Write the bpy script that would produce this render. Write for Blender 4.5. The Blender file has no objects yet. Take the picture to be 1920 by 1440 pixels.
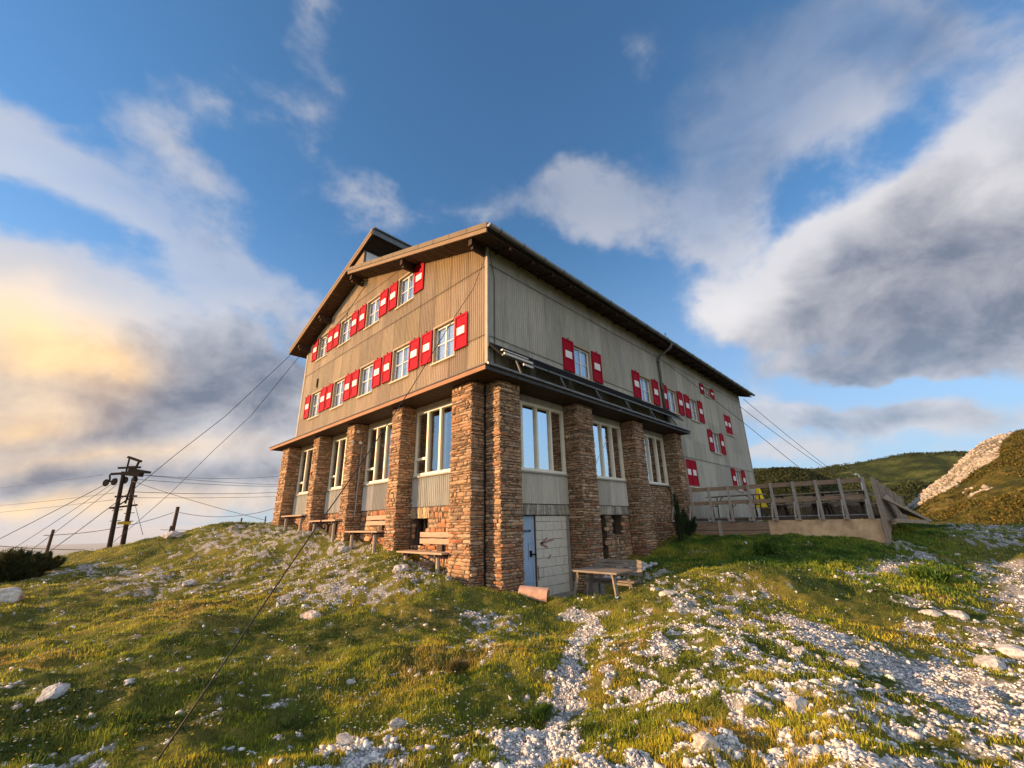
import bpy, math, random
import numpy as np
from mathutils import Vector, Matrix
random.seed(7); rng = np.random.default_rng(11)
R = math.radians
scene = bpy.context.scene
COL = scene.collection

# ------------------------------------------------------------------ camera
FPX = 786.48
YAW, PIT, ROLL = R(43.845), R(18.266), R(-1.1688)
cy, sy, cp, sp, cr, sr = math.cos(YAW), math.sin(YAW), math.cos(PIT), math.sin(PIT), math.cos(ROLL), math.sin(ROLL)
F = np.array([cy*cp, sy*cp, sp]); RT = np.array([sy, -cy, 0.0]); UP = np.cross(RT, F)
RT, UP = RT*cr + UP*sr, -RT*sr + UP*cr
CAM = np.array([-7.922, -8.601, -4.520])
def ray(px, py): return RT*(px-960)/FPX - UP*(py-720)/FPX + F
def at_depth(px, py, s): return CAM + ray(px, py)*s
def on_z(px, py, z): d = ray(px, py); return CAM + d*(z-CAM[2])/d[2]
def on_x(px, py, x): d = ray(px, py); return CAM + d*(x-CAM[0])/d[0]
def on_y(px, py, y): d = ray(px, py); return CAM + d*(y-CAM[1])/d[1]
cam_d = bpy.data.cameras.new("camera"); cam = bpy.data.objects.new("camera", cam_d); COL.objects.link(cam)
cam_d.sensor_width = 36; cam_d.lens = FPX/1920*36; cam_d.clip_end = 90000; cam_d.clip_start = .05
M = Matrix(((RT[0], UP[0], -F[0], CAM[0]), (RT[1], UP[1], -F[1], CAM[1]), (RT[2], UP[2], -F[2], CAM[2]), (0, 0, 0, 1)))
cam.matrix_world = M
scene.camera = cam

# ------------------------------------------------------------------ materials
def new_mat(name):
    m = bpy.data.materials.new(name); m.use_nodes = True
    nt = m.node_tree; b = nt.nodes['Principled BSDF']
    return m, nt, b
def N(nt, t, **kw):
    n = nt.nodes.new(t)
    for k, v in kw.items():
        if k.startswith('i_'):
            key = k[2:]
            key = int(key) if key.isdigit() else key.replace('_', ' ')
            n.inputs[key].default_value = v
        else: setattr(n, k, v)
    return n
def ramp(nt, stops, fac=None, interp='LINEAR'):
    r = nt.nodes.new('ShaderNodeValToRGB'); cr_ = r.color_ramp; cr_.interpolation = interp
    while len(cr_.elements) < len(stops): cr_.elements.new(.5)
    for e, (p, c) in zip(cr_.elements, stops):
        e.position = p; e.color = (c[0], c[1], c[2], 1) if not isinstance(c, (int, float)) else (c, c, c, 1)
    if fac is not None: nt.links.new(fac, r.inputs[0])
    return r
def mixc(nt, fac, a, b, mode='MIX'):
    m = nt.nodes.new('ShaderNodeMix'); m.data_type = 'RGBA'; m.blend_type = mode
    for sock, v in ((m.inputs[0], fac), (m.inputs[6], a), (m.inputs[7], b)):
        if hasattr(v, 'links') or hasattr(v, 'is_linked'): nt.links.new(v, sock)
        elif isinstance(v, (int, float)): sock.default_value = v
        else: sock.default_value = (v[0], v[1], v[2], 1)
    return m.outputs[2]
def noise(nt, scale, vec=None, detail=6, rough=.6, out=0, stretch=None, dist=0):
    if vec is None:
        tc = nt.nodes.new('ShaderNodeTexCoord'); vec = tc.outputs['Object']
    if stretch is not None:
        mp = nt.nodes.new('ShaderNodeMapping'); mp.inputs['Scale'].default_value = stretch
        nt.links.new(vec, mp.inputs[0]); vec = mp.outputs[0]
    n = N(nt, 'ShaderNodeTexNoise', i_Scale=scale, i_Detail=detail, i_Roughness=rough, i_Distortion=dist)
    nt.links.new(vec, n.inputs['Vector'])
    return n.outputs[out]
def bump(nt, b, h, dist=.01, strength=1.0):
    bp = N(nt, 'ShaderNodeBump', i_Strength=strength, i_Distance=dist)
    nt.links.new(h, bp.inputs['Height']); nt.links.new(bp.outputs[0], b.inputs['Normal'])
def simple(name, c1, c2=None, scale=6, rough=.7, stretch=None, bd=.003, spec=.12, metal=0, lo=.3, hi=.7, attr=False):
    m, nt, b = new_mat(name)
    c2 = c2 or [x*.7 for x in c1]
    n = noise(nt, scale, stretch=stretch)
    col = ramp(nt, [(lo, c2), (hi, c1)], n).outputs[0]
    if attr:
        a = N(nt, 'ShaderNodeAttribute', attribute_name='Col')
        col = mixc(nt, 1.0, a.outputs[0], ramp(nt, [(lo, .62), (hi, 1.12)], n).outputs[0], 'MULTIPLY')
    nt.links.new(col, b.inputs['Base Color'])
    b.inputs['Roughness'].default_value = rough; b.inputs['Metallic'].default_value = metal
    b.inputs['Specular IOR Level'].default_value = spec
    if bd: bump(nt, b, noise(nt, scale*5, stretch=stretch, detail=4), bd)
    return m
MAT = {}
MAT['stone'] = simple('rubble_stone', (.4, .3, .2), scale=14, rough=.9, bd=.012, spec=.2, attr=True)
MAT['mortar'] = simple('mortar', (.15, .11, .075), (.09, .065, .045), scale=9, rough=.95, bd=.01)
def corr_mat(name, base, dark, light):
    m, nt, b = new_mat(name)
    a = N(nt, 'ShaderNodeAttribute', attribute_name='Col')
    n1 = noise(nt, 1.2, stretch=(2.2, 2.2, .35), detail=8, rough=.65)
    n2 = noise(nt, 14, stretch=(1, 1, .12), detail=5)
    n3 = noise(nt, 46, detail=3)
    c = ramp(nt, [(.3, dark), (.5, base), (.72, light)], n1).outputs[0]
    c = mixc(nt, .6, c, ramp(nt, [(.3, .84), (.65, 1.1)], n2).outputs[0], 'MULTIPLY')
    c = mixc(nt, .8, c, ramp(nt, [(.33, .6), (.40, 1.0)], n3).outputs[0], 'MULTIPLY')
    c = mixc(nt, 1.0, c, a.outputs[0], 'MULTIPLY')
    nt.links.new(c, b.inputs['Base Color']); b.inputs['Roughness'].default_value = .62; b.inputs['Specular IOR Level'].default_value = .35
    bump(nt, b, n3, .002)
    return m
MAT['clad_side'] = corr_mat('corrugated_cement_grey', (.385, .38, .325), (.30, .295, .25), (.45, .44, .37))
MAT['clad_front'] = corr_mat('corrugated_cement_sunlit', (.52, .41, .27), (.44, .345, .22), (.58, .47, .32))  # same sheets as the side, with golden sunlight put into the colour
MAT['clad_panel'] = corr_mat('corrugated_panel', (.47, .455, .39), (.38, .365, .31), (.54, .52, .45))
MAT['trim'] = simple('galvanised_trim', (.36, .34, .29), (.27, .25, .21), 5, .5)
MAT['roof'] = simple('roof_sheet', (.10, .095, .09), (.06, .06, .055), 3, .6)
MAT['barge_cap'] = simple('barge_capping', (.19, .15, .095), (.14, .11, .07), 4, .6, stretch=(1, .4, 1))
MAT['barge'] = simple('barge_board', (.27, .19, .12), (.19, .135, .085), 6, .75, stretch=(1, .3, 3))
MAT['fascia_grey'] = simple('grey_fascia', (.16, .18, .19), (.12, .135, .145), 4, .5)
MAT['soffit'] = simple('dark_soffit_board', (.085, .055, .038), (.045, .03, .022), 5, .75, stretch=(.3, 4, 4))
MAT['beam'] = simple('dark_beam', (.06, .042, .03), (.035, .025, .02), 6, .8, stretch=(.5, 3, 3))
MAT['canopy_edge'] = simple('canopy_fascia_wood', (.36, .2, .12), (.25, .13, .08), 7, .7, stretch=(2, .3, 3))
MAT['canopy_dark'] = simple('canopy_metal', (.085, .085, .088), (.055, .055, .058), 6, .5)
MAT['gutter'] = simple('zinc_gutter', (.34, .35, .35), (.2, .21, .21), 5, .42, metal=.6, spec=.5)
MAT['pipe'] = simple('weathered_zinc_pipe', (.17, .165, .145), (.10, .10, .09), 5, .55, metal=.3, stretch=(1, 1, .3))
MAT['red'] = simple('red_shutter_paint', (.36, .004, .018), (.30, .003, .013), 4, .6, bd=.001, spec=.06)
MAT['white'] = simple('white_paint', (.80, .78, .72), (.68, .66, .6), 9, .5, bd=.001)
MAT['casing'] = simple('window_casing', (.40, .32, .22), (.30, .24, .165), 9, .7)
MAT['cream'] = simple('cream_frame_paint', (.80, .76, .62), (.70, .66, .52), 5, .5, bd=.001)
MAT['curtain_and_reflection'] = simple('net_curtain_and_sky_reflection', (.86, .87, .88), (.66, .69, .74), 9, .9, stretch=(6, 6, .25), bd=.01)
MAT['curtain_brown'] = simple('brown_curtain', (.33, .17, .075), (.15, .07, .035), 8, .9, stretch=(5, 5, .2), bd=.02)
MAT['curtain_ochre'] = simple('ochre_curtain', (.62, .38, .07), (.34, .19, .04), 8, .9, stretch=(5, 5, .2), bd=.02)
MAT['curtain_green'] = simple('green_curtain', (.10, .16, .11), (.05, .09, .06), 8, .9, stretch=(5, 5, .2), bd=.02)
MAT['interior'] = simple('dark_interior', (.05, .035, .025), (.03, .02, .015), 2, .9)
MAT['door'] = simple('blue_grey_door', (.36, .47, .60), (.29, .39, .51), 3, .55, bd=.002)
MAT['block'] = simple('concrete_block', (.60, .56, .47), (.50, .46, .38), 8, .95, bd=.008)
MAT['cement'] = simple('rough_cement', (.34, .31, .27), (.22, .2, .17), 4, .95, bd=.015)
MAT['redpaint'] = simple('faded_red_mark', (.36, .22, .18), (.25, .13, .10), 9, .8)
MAT['black'] = simple('black_metal', (.022, .021, .02), (.012, .012, .012), 9, .85, spec=.02)
MAT['creosote'] = simple('creosoted_pole', (.055, .04, .03), (.03, .022, .018), 6, .9, stretch=(4, 4, .4), bd=.006, spec=.03)
MAT['cable'] = simple('steel_cable', (.05, .047, .045), (.03, .03, .03), 30, .5, metal=.3)
MAT['steel'] = simple('dull_steel', (.33, .33, .33), (.22, .22, .22), 8, .45, metal=.6)
MAT['pale_metal'] = simple('pale_aluminium', (.62, .56, .46), (.5, .45, .38), 8, .5, metal=.2)
MAT['wood_grey'] = simple('weathered_plank', (.39, .32, .25), (.22, .175, .135), 5, .85, stretch=(.6, 5, 5), bd=.006)
MAT['wood_table'] = simple('old_table_plank', (.27, .23, .185), (.16, .135, .11), 5, .9, stretch=(5, .6, 5), bd=.006)
MAT['wood_rail'] = simple('weathered_rail', (.35, .24, .165), (.20, .135, .09), 5, .85, stretch=(5, .5, 5), bd=.006)
MAT['wood_post'] = simple('weathered_post', (.42, .37, .32), (.26, .225, .19), 6, .85, stretch=(5, 5, .5), bd=.006)
MAT['wood_bench'] = simple('pale_bench_plank', (.46, .33, .24), (.33, .235, .17), 6, .8, stretch=(5, .5, 5), bd=.004)
MAT['wood_dark'] = simple('tarred_wood', (.11, .075, .055), (.06, .045, .035), 6, .8, stretch=(4, 4, .4), bd=.006)
MAT['plaster'] = simple('sandy_plaster', (.74, .50, .29), (.50, .33, .20), 2.2, .95, bd=.012, lo=.38, hi=.62)
MAT['terracotta'] = simple('terracotta_pipe', (.56, .38, .29), (.42, .24, .17), 7, .85, bd=.008)
MAT['yellow'] = simple('yellow_plastic', (.85, .62, .03), (.75, .52, .02), 6, .5)
MAT['bark'] = simple('bark', (.12, .09, .06), (.06, .045, .03), 9, .9, bd=.01)
MAT['limestone'] = simple('limestone', (.58, .57, .545), (.34, .335, .32), 5, .92, bd=.02, attr=True)
MAT['sign_y'] = simple('yellow_sign', (.6, .4, .04), (.5, .33, .03), 9, .6)
MAT['lampw'] = simple('lamp_white', (.75, .74, .7), None, 9, .4)

def glass_mat(name, k0, k1, tint=(.9, .95, 1)):
    m, nt, b = new_mat(name); nt.nodes.remove(b)
    out = nt.nodes['Material Output']
    g = N(nt, 'ShaderNodeBsdfGlossy'); g.inputs['Roughness'].default_value = .012
    t = N(nt, 'ShaderNodeBsdfTransparent'); t.inputs[0].default_value = (tint[0], tint[1], tint[2], 1)
    lw = N(nt, 'ShaderNodeFresnel'); lw.inputs['IOR'].default_value = 1.5
    n = noise(nt, .9, detail=2)
    bp = N(nt, 'ShaderNodeBump', i_Strength=.25, i_Distance=.012); nt.links.new(n, bp.inputs['Height']); nt.links.new(bp.outputs[0], g.inputs['Normal'])
    mr = N(nt, 'ShaderNodeMapRange'); mr.inputs['To Min'].default_value = k0; mr.inputs['To Max'].default_value = k1
    mr.inputs['From Min'].default_value = 0.04; mr.inputs['From Max'].default_value = .6
    nt.links.new(lw.outputs[0], mr.inputs[0])
    mx = N(nt, 'ShaderNodeMixShader'); nt.links.new(mr.outputs[0], mx.inputs[0]); nt.links.new(t.outputs[0], mx.inputs[1]); nt.links.new(g.outputs[0], mx.inputs[2])
    nt.links.new(mx.outputs[0], out.inputs[0])
    return m
MAT['glass'] = glass_mat('window_glass', .30, .9)
MAT['glass_up'] = glass_mat('small_window_glass', .05, .5)

# ------------------------------------------------------------------ mesh helpers
class MB:
    def __init__(s): s.v = []; s.f = []; s.c = []; s.mi = []; s.cur = (1, 1, 1, 1); s.m = 0; s.T = None; s.seg = []
    def add(s, vs, fs, col=None):
        o = len(s.v); s.seg.append((o, len(s.f)))
        if s.T is not None: vs = [s.T(*p) for p in vs]
        s.v += [tuple(p) for p in vs]; s.f += [tuple(i+o for i in f) for f in fs]
        s.c += [col or s.cur]*len(vs); s.mi += [s.m]*len(fs); return o
    def box(s, a, b, col=None, jit=0):
        (x0, y0, z0), (x1, y1, z1) = a, b
        vs = [(x, y, z) for z in (z0, z1) for y in (y0, y1) for x in (x0, x1)]
        if jit: vs = [tuple(q+random.uniform(-jit, jit) for q in p) for p in vs]
        s.add(vs, [(0, 2, 3, 1), (4, 5, 7, 6), (0, 1, 5, 4), (2, 6, 7, 3), (0, 4, 6, 2), (1, 3, 7, 5)], col)
    def beam(s, p, q, w, h=None, up=(0, 0, 1), col=None, w2=None):
        p, q = Vector(p), Vector(q); h = h or w; d = (q-p).normalized(); u = Vector(up)
        if abs(d.dot(u)) > .98: u = Vector((1, 0, 0))
        a = d.cross(u).normalized(); b = a.cross(d).normalized(); k = (w2 or w)/w
        vs = []
        for P, kk in ((p, 1), (q, k)):
            for sa, sb in ((-1, -1), (1, -1), (1, 1), (-1, 1)): vs.append(P + a*sa*w*.5*kk + b*sb*h*.5*kk)
        s.add(vs, [(0, 1, 2, 3), (7, 6, 5, 4), (0, 4, 5, 1), (1, 5, 6, 2), (2, 6, 7, 3), (3, 7, 4, 0)], col)
    def tube(s, pts, r, n=8, r1=None, cap=True, col=None):
        pts = [Vector(p) for p in pts]; L = len(pts); vs = []
        a = None
        for i, p in enumerate(pts):
            d = (pts[min(i+1, L-1)]-pts[max(i-1, 0)]).normalized()
            if a is None:
                u = Vector((0, 0, 1)) if abs(d.z) < .95 else Vector((1, 0, 0)); a = d.cross(u).normalized()
            else: a = (a - d*a.dot(d)).normalized()
            b = d.cross(a); rr = r if r1 is None else r+(r1-r)*i/(L-1)
            for k in range(n):
                t = 2*math.pi*k/n; vs.append(p + (a*math.cos(t)+b*math.sin(t))*rr)
        fs = [(i*n+k, i*n+(k+1) % n, (i+1)*n+(k+1) % n, (i+1)*n+k) for i in range(L-1) for k in range(n)]
        if cap: fs += [tuple(reversed(range(n))), tuple((L-1)*n+k for k in range(n))]
        s.add(vs, fs, col)
    def quad(s, a, b, c, d, col=None): s.add([a, b, c, d], [(0, 1, 2, 3)], col)
    def build_each(s, name, mats, parent=None, loc=None, smooth=False, per=1):
        for i in range(0, len(s.seg), per):
            g = s.seg[i:i+per]; v0 = g[0][0]; f0 = g[0][1]; v1, f1 = (s.seg[i+per] if i+per < len(s.seg) else (len(s.v), len(s.f)))
            m_ = MB(); m_.v = s.v[v0:v1]; m_.c = s.c[v0:v1]; m_.mi = s.mi[f0:f1]; m_.f = [tuple(q-v0 for q in f) for f in s.f[f0:f1]]
            m_.build(name, mats, parent, loc, smooth)
    def build(s, name, mats, parent=None, loc=None, smooth=False):
        me = bpy.data.meshes.new(name)
        off = np.zeros(3)
        q_ = parent
        while q_ is not None:
            if '_w' in q_: off = np.array(q_['_w']); break
            q_ = q_.parent
        v = np.array(s.v, float).reshape(-1, 3)
        if loc is not None: off = off + 0  # vertices already local
        v = v-off if loc is None else v
        me.from_pydata(v.tolist(), [], s.f)
        if not isinstance(mats, (list, tuple)): mats = [mats]
        for m in mats: me.materials.append(m)
        if len(mats) > 1: me.polygons.foreach_set('material_index', s.mi)
        at = me.attributes.new('Col', 'FLOAT_COLOR', 'POINT')
        at.data.foreach_set('color', np.array(s.c, dtype=np.float32).ravel())
        if smooth: me.polygons.foreach_set('use_smooth', [True]*len(me.polygons))
        me.update()
        o = bpy.data.objects.new(name, me); COL.objects.link(o)
        if parent is not None: o.parent = parent
        if loc is not None: o.location = loc
        return o
def empty(name, loc, rz=0, parent=None):
    o = bpy.data.objects.new(name, None); COL.objects.link(o); o.location = loc; o.rotation_euler = (0, 0, rz); o.empty_display_size = .2
    if parent: o.parent = parent
    o['_w'] = tuple(float(q) for q in loc)
    return o
def tag(o, label=None, cat=None, group=None, kind=None):
    if label: o['label'] = label
    if cat: o['category'] = cat
    if group: o['group'] = group
    if kind: o['kind'] = kind
    return o
def copy_tree(o, parent=None):
    c = o.copy(); COL.objects.link(c)
    if parent is not None: c.parent = parent
    for ch in [x for x in bpy.data.objects if x.parent == o]: copy_tree(ch, c)
    return c
def np_mesh(name, v, f, mats, vcol=None, parent=None, smooth=False, extra=None):
    """v (n,3), f (m,k)"""
    me = bpy.data.meshes.new(name); k = f.shape[1]
    me.vertices.add(len(v)); me.vertices.foreach_set('co', v.astype(np.float32).ravel())
    me.loops.add(f.size); me.loops.foreach_set('vertex_index', f.astype(np.int32).ravel())
    me.polygons.add(len(f)); me.polygons.foreach_set('loop_start', np.arange(0, f.size, k, dtype=np.int32))
    me.polygons.foreach_set('loop_total', np.full(len(f), k, dtype=np.int32))
    if smooth: me.polygons.foreach_set('use_smooth', np.ones(len(f), dtype=bool))
    if vcol is not None:
        at = me.attributes.new('Col', 'FLOAT_COLOR', 'POINT')
        c4 = np.ones((len(v), 4), np.float32); c4[:, :3] = vcol; at.data.foreach_set('color', c4.ravel())
    if extra:
        for nm, arr in extra.items():
            at = me.attributes.new(nm, 'FLOAT', 'POINT'); at.data.foreach_set('value', arr.astype(np.float32))
    for m in (mats if isinstance(mats, (list, tuple)) else [mats]): me.materials.append(m)
    me.update(calc_edges=True); me.validate()
    o = bpy.data.objects.new(name, me); COL.objects.link(o)
    if parent: o.parent = parent
    return o

# ------------------------------------------------------------------ numpy noise
_perm = np.random.default_rng(3).random((256, 256))
def vnoise(x, y):
    xi = np.floor(x).astype(int); yi = np.floor(y).astype(int); fx = x-xi; fy = y-yi
    fx = fx*fx*(3-2*fx); fy = fy*fy*(3-2*fy)
    a = _perm[xi & 255, yi & 255]; b = _perm[(xi+1) & 255, yi & 255]; c = _perm[xi & 255, (yi+1) & 255]; d = _perm[(xi+1) & 255, (yi+1) & 255]
    return a*(1-fx)*(1-fy)+b*fx*(1-fy)+c*(1-fx)*fy+d*fx*fy
def fbm(x, y, o=4, s=1.0):
    x = np.asarray(x, float); y = np.asarray(y, float)
    t = 0; a = .5; n = 0
    for i in range(o):
        t = t+a*vnoise(x*s+17.3*i, y*s+5.1*i); n += a; a *= .5; s *= 2.03
    return t/n

# ------------------------------------------------------------------ terrain
CTRL = []  # x, y, z
def cz(px, py, z): p = on_z(px, py, z); CTRL.append(tuple(p))
def cd(px, py, s): p = at_depth(px, py, s); CTRL.append(tuple(p))
for p in [(-.6, .06, -5.87), (-.15, -.6, -6.05), (-.6, 3.57, -5.34), (-.6, 7.0, -4.90), (-.6, 10.35, -4.64), (-.6, 14.66, -4.42),
          (0.2, 3, -5.45), (.2, 7, -4.95), (.2, 13, -4.5), (.8, -.7, -6.2), (2.2, -.3, -6.62), (3.4, -.3, -6.72), (2.6, -1.6, -6.62), (3.7, -.7, -6.5), (5.4, -.4, -6.2), (8.2, -.6, -5.56), (10.5, -.6, -5.25),
          (11.6, -1.5, -5.15), (11.6, -4.5, -5.2), (11.9, -6.9, -5.27), (14, -7.6, -5.2), (18, -8.3, -5.1), (24, -9, -5.1), (12.5, -11, -5.75), (18, -14, -5.7),
          (30, -12, -5.3), (35, -20, -5.6), (30, 0, -5), (25, 10, -5), (12, 8, -5.2), (6, 6, -5.4), (12, 16, -4.8), (4, 17, -4.55), (-3, 17, -4.55), (0, 22, -4.75),
          (-7.9, -8.6, -6.15), (-9.5, -9.5, -6.2), (-9, -12, -6.2), (-14, -8, -6.3), (-12, -14, -6.3), (-3, -14, -6.3), (6, -16, -6.1)]:
    CTRL.append(p)
for a in [(440, 987, 24), (330, 1004, 23), (225, 1017, 25), (115, 1051, 19), (0, 1092, 14), (60, 1110, 12),
          (0, 1200, 7.6), (300, 1200, 6.8), (0, 1440, 3.0), (250, 1110, 12), (300, 1050, 17), (450, 1060, 14.5), (600, 1100, 10.6), (620, 1040, 14.5), (700, 1180, 7.6),
          (500, 1300, 4.7), (860, 1180, 7.5), (960, 1250, 5.4), (980, 1440, 3.15), (1090, 1200, 7.4), (1080, 1150, 9.1), (1040, 1330, 4.6),
          (1250, 1092, 9.2), (1380, 1066, 10.6), (1200, 1122, 8.2), (1300, 1120, 8.6), (1300, 1300, 4.0), (1250, 1180, 6.2), (1450, 1080, 10), (1600, 1200, 6.2), (1920, 1440, 2.8),
          (1700, 1085, 10.5), (1900, 1065, 12), (1900, 1150, 8), (1900, 1002, 24), (1480, 1040, 12.6), (1350, 1040, 14.3), (1290, 1012, 16.5), (1470, 1000, 15.6), (1500, 1120, 8.4), (1700, 1020, 15)]:
    cd(*a)
CT = np.array(CTRL)
def _tps(r2): return .5*r2*np.log(r2+1e-6)
_n = len(CT); _A = np.zeros((_n+3, _n+3)); _d2 = ((CT[:, None, :2]-CT[None, :, :2])**2).sum(-1)
_A[:_n, :_n] = _tps(_d2)+np.eye(_n)*.6; _A[:_n, _n] = 1; _A[:_n, _n+1:] = CT[:, :2]; _A[_n:, :_n] = _A[:_n, _n:].T
_w = np.linalg.solve(_A, np.r_[CT[:, 2], 0, 0, 0])
def sstep(a, b, x): t = np.clip((x-a)/(b-a), 0, 1); return t*t*(3-2*t)
def H0(x, y):
    x = np.atleast_1d(np.asarray(x, float)); y = np.atleast_1d(np.asarray(y, float)); out = np.empty(len(x))
    for i in range(0, len(x), 20000):
        xs, ys = x[i:i+20000], y[i:i+20000]
        d2 = (xs[:, None]-CT[None, :, 0])**2+(ys[:, None]-CT[None, :, 1])**2
        out[i:i+20000] = _tps(d2)@_w[:_n]+_w[_n]+_w[_n+1]*xs+_w[_n+2]*ys
    return out
def HG(x, y):
    x = np.atleast_1d(np.asarray(x, float)); y = np.atleast_1d(np.asarray(y, float))
    dx, dy = x-CAM[0], y-CAM[1]; r = np.hypot(dx, dy)
    az = np.degrees(np.arctan2(dy, dx))
    rc = np.minimum(r, 46.0)
    k = rc/np.maximum(r, 1e-6)
    z = np.clip(H0(CAM[0]+dx*k, CAM[1]+dy*k), -11, -4.2)
    z = z + (fbm(x, y, 4, .55)-.5)*.34*sstep(1.5, 6, r) + (fbm(x+40, y, 3, 1.9)-.5)*.22 + (fbm(x+9, y-70, 2, 6.)-.5)*.075
    # fall away into the valley: steep to the left, gently after the saddle to the right
    left = sstep(60, 85, az)+sstep(-60, -80, az)
    left = np.clip(left, 0, 1)
    fl = np.maximum(r-31, 0); fr = np.maximum(r-46, 0)
    drop = left*(fl*.42+np.minimum(fl, 30)**2*.006)+(1-left)*(fr*.03 + np.maximum(r-400, 0)*.3)
    z = z-drop
    zfar = -900+60*fbm(x/4000, y/4000, 3)
    return np.maximum(z, zfar)
def hz(x, y): return float(HG([x], [y])[0])
def ground_at(px, py, smax=60):
    d = ray(px, py); t = np.linspace(1.2, smax, 1600); P = CAM[None]+d[None]*t[:, None]
    g = HG(P[:, 0], P[:, 1]); below = np.nonzero(P[:, 2] < g)[0]
    i = below[0] if len(below) else len(t)-1
    return np.array([P[i, 0], P[i, 1], g[i]])

# gravel: world-space strokes (x, y, radius, strength)
GR = []
def stroke(pts, strength=1.0):
    P = [(ground_at(px, py)[:2], w) for px, py, w in pts]
    for (a, wa), (b, wb) in zip(P, P[1:]):
        n = max(2, int(np.hypot(*(b-a))/(.5*min(wa, wb)))+1)
        for t in np.linspace(0, 1, n): GR.append((a[0]*(1-t)+b[0]*t, a[1]*(1-t)+b[1]*t, wa*(1-t)+wb*t, strength))
    if len(P) == 1: GR.append((P[0][0][0], P[0][0][1], P[0][1], strength))
stroke([(965, 1440, .33), (1010, 1400, .28), (1045, 1350, .22), (1062, 1290, .20), (1070, 1245, .17), (1085, 1205, .24), (1102, 1182, .26), (1098, 1162, .18), (1075, 1150, .30), (1125, 1152, .24)], 1.25)
stroke([(630, 1400, .16), (700, 1385, .22), (690, 1435, .26)], .9)
stroke([(500, 1095, .8), (600, 1085, 1.1), (700, 1100, .9), (790, 1068, .9)], .85)
stroke([(660, 1040, 1.2), (560, 1040, 1.2)], .75)
stroke([(640, 1120, .6), (560, 1115, .6)], .8)
stroke([(560, 1006, 1.6), (480, 998, 2.0), (430, 1000, 1.5)], .72)
stroke([(880, 1165, .45), (950, 1170, .5)], .55)
stroke([(885, 1240, .3), (900, 1200, .25)], .5)
stroke([(1500, 1165, .4), (1580, 1215, .7), (1680, 1245, .95), (1780, 1280, 1.0), (1900, 1330, .9), (1990, 1380, .9)], 1.2)
stroke([(1560, 1290, .3), (1680, 1350, .35), (1800, 1410, .4), (1900, 1470, .4)], .66)
stroke([(1330, 1110, 1.0), (1290, 1160, .8), (1270, 1210, .75), (1300, 1270, .7), (1330, 1340, .55), (1290, 1420, .5)], .55)
stroke([(1420, 1180, .8), (1450, 1260, .7), (1400, 1340, .7), (1500, 1400, .6)], .54)
stroke([(1620, 1090, .25), (1700, 1120, .35), (1760, 1140, .4)], .8)
stroke([(1905, 1050, .5), (1890, 1090, .6), (1930, 1130, .7), (1990, 1200, .9)], 1.0)
stroke([(1800, 985, 1.6), (1870, 990, 1.8), (1900, 1015, 1.2)], .75)
stroke([(1745, 1035, .45), (1720, 1052, .45), (1660, 1065, .35), (1610, 1078, .3)], 1.0)
stroke([(1680, 1018, .6)], .7); stroke([(1750, 1185, .4), (1850, 1250, .6), (1920, 1280, .6)], .6)
stroke([(210, 1430, .2), (170, 1445, .25)], .9)
stroke([(330, 1112, .8), (230, 1080, 1.1), (400, 1085, .7)], .66); stroke([(160, 1068, 1.1)], .66)
stroke([(1230, 1075, .5)], .6)
GRA = np.array(GR)
def gravel(x, y):
    x = np.asarray(x, float); y = np.asarray(y, float); m = np.zeros(len(x))
    jx = x+(fbm(x, y, 3, 2.6)-.5)*.5; jy = y+(fbm(x+31, y+7, 3, 2.6)-.5)*.5
    for i in range(0, len(x), 20000):
        d = np.hypot(jx[i:i+20000, None]-GRA[None, :, 0], jy[i:i+20000, None]-GRA[None, :, 1])/GRA[None, :, 2]
        m[i:i+20000] = (np.clip((1.5-d)/1.1, 0, 1)*GRA[None, :, 3]).max(1)
    n = fbm(x+3, y+90, 4, 2.3)+(fbm(x-3, y+12, 3, 9.5)-.5)*1.5*(1-sstep(.75, 1.1, m))
    return np.clip(m*1.0+(n-.60)*np.where(m > .02, 3.4-1.6*sstep(.5, 1.2, m), 1.2), 0, 1)

# ground sheet: polar grid around the viewpoint, out to the horizon
az = np.r_[np.arange(-24, 112, .26), np.arange(112, 336, 4.0)]
rad = np.r_[0.0, np.geomspace(.8, 60, 330), np.geomspace(64, 45000, 60)]
AZ, RD = np.meshgrid(np.radians(az), rad)
GX = CAM[0]+RD*np.cos(AZ); GY = CAM[1]+RD*np.sin(AZ); sh = GX.shape
gz = HG(GX.ravel(), GY.ravel()); gm = gravel(GX.ravel(), GY.ravel())
gm[RD.ravel() > 60] = 0
gv = np.c_[GX.ravel(), GY.ravel(), gz]
idx = np.arange(gv.shape[0]).reshape(sh); nx = np.roll(idx, -1, axis=1)
gf = np.stack([idx[:-1], nx[:-1], nx[1:], idx[1:]], -1).reshape(-1, 4)
m, nt, b = new_mat('alpine_ground')
at = N(nt, 'ShaderNodeAttribute', attribute_name='gravel')
n1 = noise(nt, .55, detail=8, rough=.65); n2 = noise(nt, 7, detail=8, rough=.7); n3 = noise(nt, 40, detail=4)
turf = ramp(nt, [(.30, (.05, .055, .014)), (.45, (.10, .11, .02)), (.6, (.17, .15, .03)), (.75, (.22, .15, .05))], n1).outputs[0]
turf = mixc(nt, .8, turf, ramp(nt, [(.3, .5), (.7, 1.4)], n2).outputs[0], 'MULTIPLY')
vor = N(nt, 'ShaderNodeTexVoronoi', i_Scale=22.0); tc = N(nt, 'ShaderNodeTexCoord'); nt.links.new(tc.outputs['Object'], vor.inputs['Vector'])
grv = ramp(nt, [(.0, (.46, .455, .44)), (.5, (.33, .32, .30)), (.85, (.12, .105, .08))], vor.outputs['Distance']).outputs[0]
gk = ramp(nt, [(.35, 0.), (.8, 1.)], at.outputs['Fac']).outputs[0]
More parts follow.
